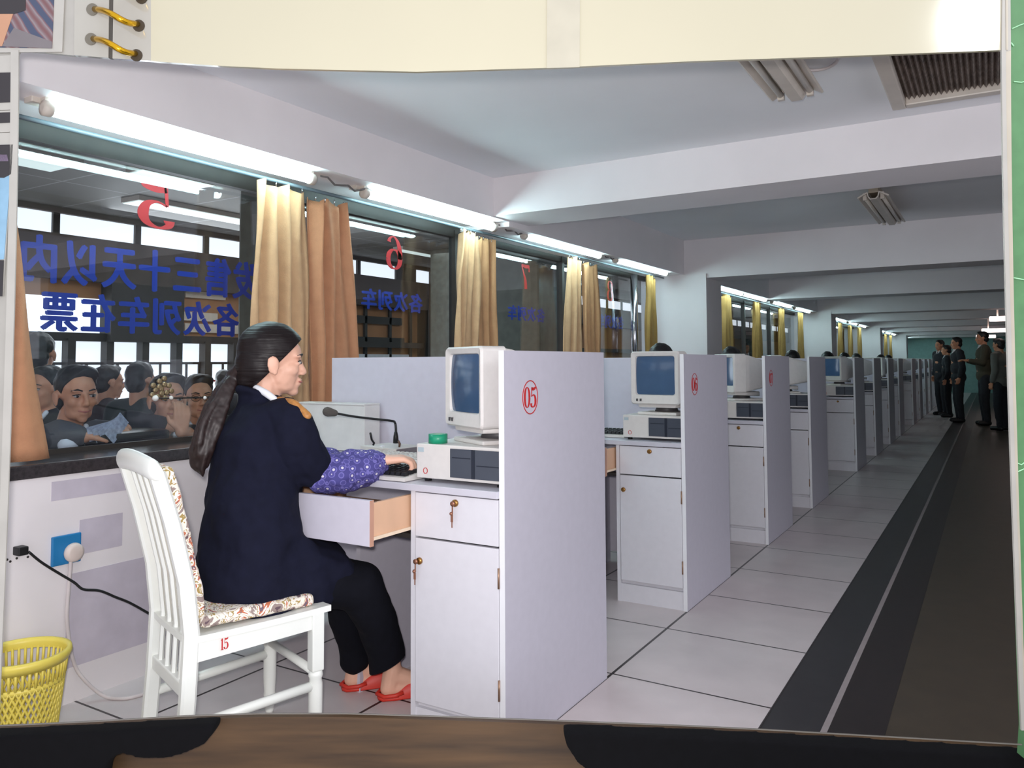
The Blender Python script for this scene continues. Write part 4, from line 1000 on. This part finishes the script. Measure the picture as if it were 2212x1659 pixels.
# ---------------------------------------------------------------- clerks seated behind the screens, and people at the far end
first = None
hair_px = [(1382, 1), (1550, 2), (1742, 3), (1835, 4), (1882, 5)]
seatY = [SY[i % 4]+(i//4)*BAY for i in range(12)]
words = ['behind the back panel of desk 06', 'at the fourth desk beside the column', 'at the fifth desk beyond the column', 'at the sixth desk', 'at the seventh desk', 'at the eighth desk', 'at the ninth desk', 'at the tenth desk']
for i in range(8):
    y = seatY[i+2]-.40
    if i == 0: x = -1.80
    else: x = -1.72-.04*(i % 3)
    lb = 'clerk in dark clothes seated '+words[i]
    if first is None:
        first, _, _ = stander(lb, (x, y+0, 0), (.1, 1, 0), 1.60, navy, navy2, hair2, 'seated clerks', seated=True, arms='fwd')
    else: dup(first, (x, y, 0), 0, lb)
    if i == 0: stool = tag(MB().box(-.19, .19, -.19, .19, .36, .385, .006).box(-.17, -.14, -.17, -.14, 0, .36).box(.14, .17, -.17, -.14, 0, .36).box(-.17, -.14, .14, .17, 0, .36).box(.14, .17, .14, .17, 0, .36).build('stool', chair_white), 'white stool under the clerk '+words[i], 'stool', 'clerks stools'); stool.location = (x, y-.02, 0)
    else: dup(stool, (x, y-.02, 0), label='white stool under the clerk '+words[i])
far = [('standing person with dark hair at the far end behind the last screens, leftmost', -.93, 19.2, (-.6, -.5, 0), dark_suit, 1.60), ('stooping person close to the leftmost far figure', -.78, 18.6, (-1, 0, 0), dark_suit, 1.48),
       ('man in dark clothes walking in the aisle at the far end, turned left', -.55, 17.2, (-1, -.3, 0), dark_suit, 1.60), ('person in an olive jacket in the aisle at the far right', -.12, 16.6, (-1, -.2, 0), mat('olive_jacket', (70, 66, 52), .85), 1.68), ('person in a pale shirt and dark hat at the right print edge', .12, 15.4, (-.8, .5, 0), mat('grey_pale_shirt', (110, 110, 104), .85), 1.52)]
for lb, x, y, fd, tp, ht in far: stander(lb, (x, y, 0), fd, ht, tp, dark_suit, group='people at the far end', arms='fwd' if 'olive' in lb else 'down')

# ================================================================== WALL SOCKET, CORDS, BASKET
t = thing('wall_socket', 'blue square wall socket with a round white plug under the sill', 'socket', (XW, 1.552, .529))
MB().box(0, .012, -.05, .05, -.05, .05, .004).build('plate', sock_blue, t)
MB().lathe([(.0001, .012), (.03, .012), (.033, .02), (.03, .034), (.02, .038), (.0001, .038)], 28, mtx=M4.Translation((0, .018, -.012)) @ M4.Rotation(PI/2, 4, 'Y')).build('plug', mat('cream_plug', (216, 200, 192), .45), t)
pts = [at(u, v, X=XW+.02) for u, v in ((153, 1205), (152, 1230), (147, 1290), (145, 1340), (152, 1400), (163, 1440))]
pts += [at(180, 1466, X=XW+.04), V((-2.685, 1.64, .03)), V((-2.655, 1.665, .008)), V((-2.60, 1.70, .006)), V((-2.58, 1.78, .006))]
tag(MB().tube(smooth(pts), .0065, 8).build('power_cord', cable_w), 'white power cord hanging from the wall socket to the floor', 'cord')
p0 = at(50, 1190, X=XW+.03)
cp = [at(u, v, X=XW+dx) for u, v, dx in ((62, 1192, .03), (90, 1215, .035), (130, 1240, .04), (160, 1258, .05), (180, 1273, .06), (215, 1276, .07), (250, 1290, .08), (282, 1303, .09), (330, 1330, .11))]
t = thing('loose_cable', 'black cable with a plug sticking out from the low wall at the left', 'cable', p0)
MB().tube(smooth([p-p0 for p in cp]), .0045, 8).build('cord', black, t)
mb = MB(); mb.box(-.03, .008, -.018, .014, -.014, .014, .004); mb.build('plug', black, t)
mb = MB()
for u, v in ((15, 1209), (22, 1213), (36, 1206), (60, 1203)): mb.lathe([(.0001, 0), (.004, 0), (.004, .001), (.0001, .001)], 8, mtx=M4.Translation(at(u, v, X=XW)) @ M4.Rotation(PI/2, 4, 'Y'))
struct('trim_wall_holes', mb, hall_dark)
bc = V((-2.575, 1.325, 0))
t = thing('waste_basket', 'yellow perforated plastic waste basket on the floor at the lower left', 'basket', bc)
RT, RB, HB = .128, .096, .285
rad = lambda z: RB+(RT-RB)*z/HB
MB().lathe([(RT-.004, HB-.03), (RT+.002, HB-.032), (RT+.011, HB-.012), (RT+.009, HB), (RT-.002, HB+.001), (RT-.006, HB-.012), (RT-.004, HB-.03)], 48, cap=False).build('rim', yellow, t)
wl = MB(); n = 44
for k in range(n):    # upper upright slats
    a = 2*PI*k/n; pr_ = [(rad(z)*math.cos(a), rad(z)*math.sin(a), z) for z in (.205, .26)]; wl.tube(pr_, .0042, 6)
for z, hh in ((.2, .008), (.006, .012)): wl.lathe([(rad(z)-.002, z-hh), (rad(z)+.002, z-hh), (rad(z)+.0025, z+hh), (rad(z)-.0015, z+hh), (rad(z)-.002, z-hh)], 48, cap=False)
for k in range(n):    # crossing lattice with diamond holes
    for s in (-1, 1):
        wl.tube([(rad(z)*math.cos(2*PI*(k+s*q*.5)/n), rad(z)*math.sin(2*PI*(k+s*q*.5)/n), z) for q, z in enumerate([.012+.019*i for i in range(11)])], .0034, 5)
wl.build('lattice_wall', yellow, t)
MB().lathe([(.0001, 0), (RB, 0), (RB, .004), (.0001, .004)], 40).build('base', yellow, t)

# ================================================================== THE ALBUM AROUND THE PRINT
DA = 1.9
def A(u, v, dd=0): return at(u, v, d=DA+dd)
def sheet(name, poly, m, parent, dd, th):
    return MB().prism([A(u, v, dd) for u, v in poly], fw*th).build(name, m, parent)
TOP = [(40, 108), (110, 114), (180, 121), (340, 133), (470, 142), (600, 148), (900, 155), (1200, 146), (1500, 132), (1800, 122), (2165, 108)]
BOT = [(-60, 1571), (0, 1567), (200, 1558), (400, 1546), (560, 1541), (750, 1541), (950, 1547), (1200, 1556), (1500, 1568), (1640, 1575), (1900, 1590), (2208, 1608)]
def Lx(v): return 40-44*((v-108)/1460)**1.6
def Rx(v): return 2164+44*((v-108)/1500)**1.5
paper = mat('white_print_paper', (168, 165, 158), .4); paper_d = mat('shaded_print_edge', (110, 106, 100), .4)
cream = mat('cream_album_page', (178, 172, 148), .5, var=.015, scale=3, coat=1)
nodes(cream)[2].inputs['Coat Roughness'].default_value = .1
sleeve = mat('clear_plastic_margin', (160, 157, 148), .12, var=.03, scale=10, coat=.6)
prt = thing('photo_print', 'large colour print of the ticket hall lying across the open album', 'photograph', (0, 0, 0))
ve = [108+30*k for k in range(50)]
sheet('left_paper_edge', [(Lx(v), v) for v in ve]+[(Lx(v)-(17 if v < 1100 else max(0, 17-(v-1100)*.03)), v) for v in reversed(ve)], paper, prt, -.004, .004)
sheet('right_paper_edge', [(Rx(v), v) for v in ve]+[(Rx(v)+9, v) for v in reversed(ve)], paper, prt, -.006, .006)
sheet('right_curled_edge', [(Rx(v)+9, v) for v in ve]+[(Rx(v)+20-.006*(v-108), v) for v in reversed(ve)], mat('cream_paper_edge', (176, 168, 152), .35), prt, -.003, .006)
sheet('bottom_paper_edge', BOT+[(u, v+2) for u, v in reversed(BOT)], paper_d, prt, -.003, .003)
alb = thing('photo_album', 'open ring-bound photo album with cream pages and a green cover', 'album', (0, 0, 0))
sheet('right_page', [(326, -220), (2168, -220), (2168, 108)]+[p for p in reversed(TOP) if 326 < p[0] < 2165]+[(326, 131)], cream, alb, .0, .012)
sheet('page_edge', [(2168, -220), (2181, -220), (2184, 108), (2173, 112), (2164, 108)], paper, alb, -.004, .01)
sheet('page_edge', [(2172, -220), (2176, -220), (2178, 108), (2174, 108)], mat('cream_paper_edge', (176, 168, 152), .35), alb, -.006, .004)
sheet('page_fold', [(1183, -220), (1254, -220), (1252, 145), (1181, 147)], mat('pale_page_fold', (174, 169, 152), .4), alb, -.004, .004)
hole = MB()
sheet('ring_margin', [(248, -220), (326, -220), (326, 131), (243, 126)], sleeve, alb, .0, .012)
sheet('ring_margin', [(163, -220), (238, -220), (234, 125), (160, 119)], sleeve, alb, .0, .012)
sheet('left_page', [(-150, -220), (163, -220), (160, 120), (40, 108)]+[(Lx(v)-17, v) for v in range(138, 1580, 40)]+[(-150, 1575)], mat('left_page_plastic', (158, 155, 148), .3), alb, .004, .012)
for (u0_, v0_, u1_, v1_) in ((205, 20, 297, 52), (202, 84, 292, 116), (212, -42, 303, -8)):
    pts = [A(u0_+(u1_-u0_)*k/10, v0_+(v1_-v0_)*(.12*math.sin(PI*k/10*2)*-1+k/10), -.055*math.sin(PI*k/10)-.002) for k in range(11)]
    MB().tube(pts, .0074, 10).build('ring', mat('gold_ring_wire', (206, 160, 30), .22, metal=.85), alb)
    for (u, v, mm) in ((u0_-6, v0_, 'ring_hole_l'), (u1_+2, v1_+3, 'ring_hole_r')):
        sheet('ring_hole', [(u+13*math.cos(2*PI*k/18), v+13*math.sin(2*PI*k/18)) for k in range(18)], mat('dark_ring_hole', (58, 48, 34), .6) if mm == 'ring_hole_r' else mat('grey_ring_hole', (104, 99, 88), .5), alb, -.0025, .003)
sheet('spine_gap', [(238, -220), (248, -220), (243, 126), (234, 125)], mat('dark_spine', (70, 66, 60), .5), alb, .002, .012)
green = mat('green_cover', (82, 128, 84), .5, var=.1, scale=22)
sheet('cover', [(2168, -220), (2420, -220), (2420, 1700)]+[(2214, 1640)]+[(Rx(v)+(20-.006*(v-108)), v) for v in reversed(ve)], green, alb, .006, .03)
sc_ = MB()
for pts in (((2186, 62), (2204, 54), (2222, 48)), ((2190, 176), (2206, 178), (2222, 174)), ((2184, 92), (2190, 100)), ((2192, 998), (2206, 1004), (2220, 994)), ((2196, 1020), (2214, 1012)), ((2190, 600), (2220, 606))):
    sc_.tube([A(u, v, .004) for u, v in pts], .0016, 6)
sc_.build('scratch_marks', mat('pale_scratches', (160, 214, 170), .6), alb)
gl_ = A(2098, 46); rv = (gl_-CAM).normalized(); rv = (rv-fw*2*rv.dot(fw)).normalized()
rl_ = bpy.data.lights.new('reading_lamp', 'AREA'); rl_.energy = 9; rl_.shape = 'ELLIPSE'; rl_.size = .26; rl_.size_y = .44
ro_ = bpy.data.objects.new('reading_lamp', rl_); COL.objects.link(ro_); ro_.location = gl_+rv*2.6; ro_.rotation_euler = rv.to_track_quat('Z', 'Y').to_euler()
# other prints in the left page
def small_print(label, poly, bord, parts):
    p = A(*poly[0], -.004); t = thing('small_print', label, 'photograph', (0, 0, 0))
    sheet('paper', bord, paper, t, -.001, .003)
    sheet('picture', poly, parts[0], t, -.003, .002)
    for pl, mm in parts[1:]: sheet('picture_patch', pl, mm, t, -.004, .001)
def stripes():
    m = mat('striped_picture', (120, 96, 104), .35); N, L, b = nodes(m); tc = N.new('ShaderNodeTexCoord'); wv = N.new('ShaderNodeTexWave'); wv.inputs['Scale'].default_value = 9; wv.inputs['Distortion'].default_value = 1.5
    wv.bands_direction = 'DIAGONAL'; L.new(tc.outputs['Object'], wv.inputs['Vector']); cr = N.new('ShaderNodeValToRGB'); e = cr.color_ramp.elements; e[0].color = (*lin((108, 74, 76)), 1); e[1].position = .8; e[1].color = (*lin((62, 70, 92)), 1)
    q = e.new(.4); q.color = (*lin((128, 120, 124)), 1); q = e.new(.6); q.color = (*lin((112, 80, 84)), 1); L.new(wv.outputs['Fac'], cr.inputs['Fac']); L.new(cr.outputs['Color'], b.inputs['Base Color']); return m
dkp = mat('dark_picture', (44, 40, 42), .35); tanp = mat('tan_picture', (176, 132, 104), .4); bluep = mat('sky_blue_picture', (126, 162, 186), .4, var=.12, scale=18); lil = mat('lilac_picture', (160, 140, 168), .4)
small_print('white bordered print of striped cloth at the upper left corner', [(-130, -200), (124, -200), (112, 104), (-130, 100)], [(-140, -200), (147, -200), (134, 112), (-140, 115)], [stripes(), ([(-130, -200), (57, -200), (55, 22), (30, 30), (-130, 28)], dkp), ([(-130, 30), (28, 30), (4, 100), (-130, 100)], tanp), ([(4, 100), (30, 60), (112, 90), (112, 104)], mat('grey_picture', (110, 104, 106), .4))])
small_print('dark print at the left edge, upper of two below the corner print', [(-130, 160), (33, 156), (32, 220), (-130, 228)], [(-130, 130), (35, 118), (33, 236), (-130, 246)], [dkp])
small_print('dark narrow print at the left edge, lower of two', [(-130, 248), (31, 242), (31, 264), (-130, 272)], [(-130, 246), (33, 238), (32, 284), (-130, 294)], [dkp])
small_print('print of a light blue shirt at the left edge', [(-130, 316), (28, 312), (8, 560), (-130, 575)], [(-130, 294), (30, 286), (6, 640), (-130, 640)], [bluep, ([(-130, 316), (28, 312), (24, 376), (8, 384), (-130, 380)], dkp), ([(-130, 332), (15, 334), (18, 348), (-130, 350)], lil), ([(-130, 560), (8, 562), (5, 640), (-130, 640)], dkp)])
# wooden boards under the album and the dark trousered knees
def boards():
    m = mat('brown_wood_boards', (112, 84, 54), .45, var=.2, scale=3); N, L, b = nodes(m); tc = N.new('ShaderNodeTexCoord'); mp_ = N.new('ShaderNodeMapping'); mp_.inputs['Scale'].default_value = (1.2, 1.2, 14); wv = N.new('ShaderNodeTexNoise'); wv.inputs['Scale'].default_value = 1.6; wv.inputs['Detail'].default_value = 5
    L.new(tc.outputs['Object'], mp_.inputs['Vector']); L.new(mp_.outputs[0], wv.inputs['Vector']); cr = N.new('ShaderNodeValToRGB'); e = cr.color_ramp.elements; e[0].position = .3; e[0].color = (*lin((52, 38, 24)), 1); e[1].position = .7; e[1].color = (*lin((96, 72, 46)), 1)
    L.new(wv.outputs['Fac'], cr.inputs['Fac']); L.new(cr.outputs['Color'], b.inputs['Base Color']); return m
o = MB().prism([A(u, v, .14) for u, v in [(-150, 1572)]+BOT+[(2330, 1613), (2330, 1850), (-150, 1850)]], -fw*.02).build('floor_wood', boards()); o['kind'] = 'structure'
kn = MB()
kl = [(-150, 1574)]+[(u, v+3) for u, v in BOT[:4]]+[(478, 1546), (478, 1560), (455, 1588), (415, 1606), (370, 1618), (325, 1618), (285, 1606), (262, 1616), (248, 1640), (238, 1720), (210, 1850), (-150, 1850)]
kr = [(1214, 1560), (1222, 1592), (1246, 1628), (1290, 1660), (1380, 1760), (1450, 1850), (2330, 1850), (2260, 1720), (2206, 1660), (2204, 1612), (1900, 1593), (1640, 1578), (1500, 1571)]
kn.prism([A(u, v, .10) for u, v in kl], -fw*.05).prism([A(u, v, .10) for u, v in kr], -fw*.05).prism([A(u, v, .10) for u, v in ((-150, 1790), (2330, 1790), (2330, 1850), (-150, 1850))], -fw*.05)
kn_o = remesh(kn, 'person', mat('black_trouser_cloth', (6, 6, 9), .95, var=.15, scale=40, spec=.2), None, .006, 3, .001, 8)
tag(kn_o, 'dark trousered knees of the person holding the album on their lap', 'person')
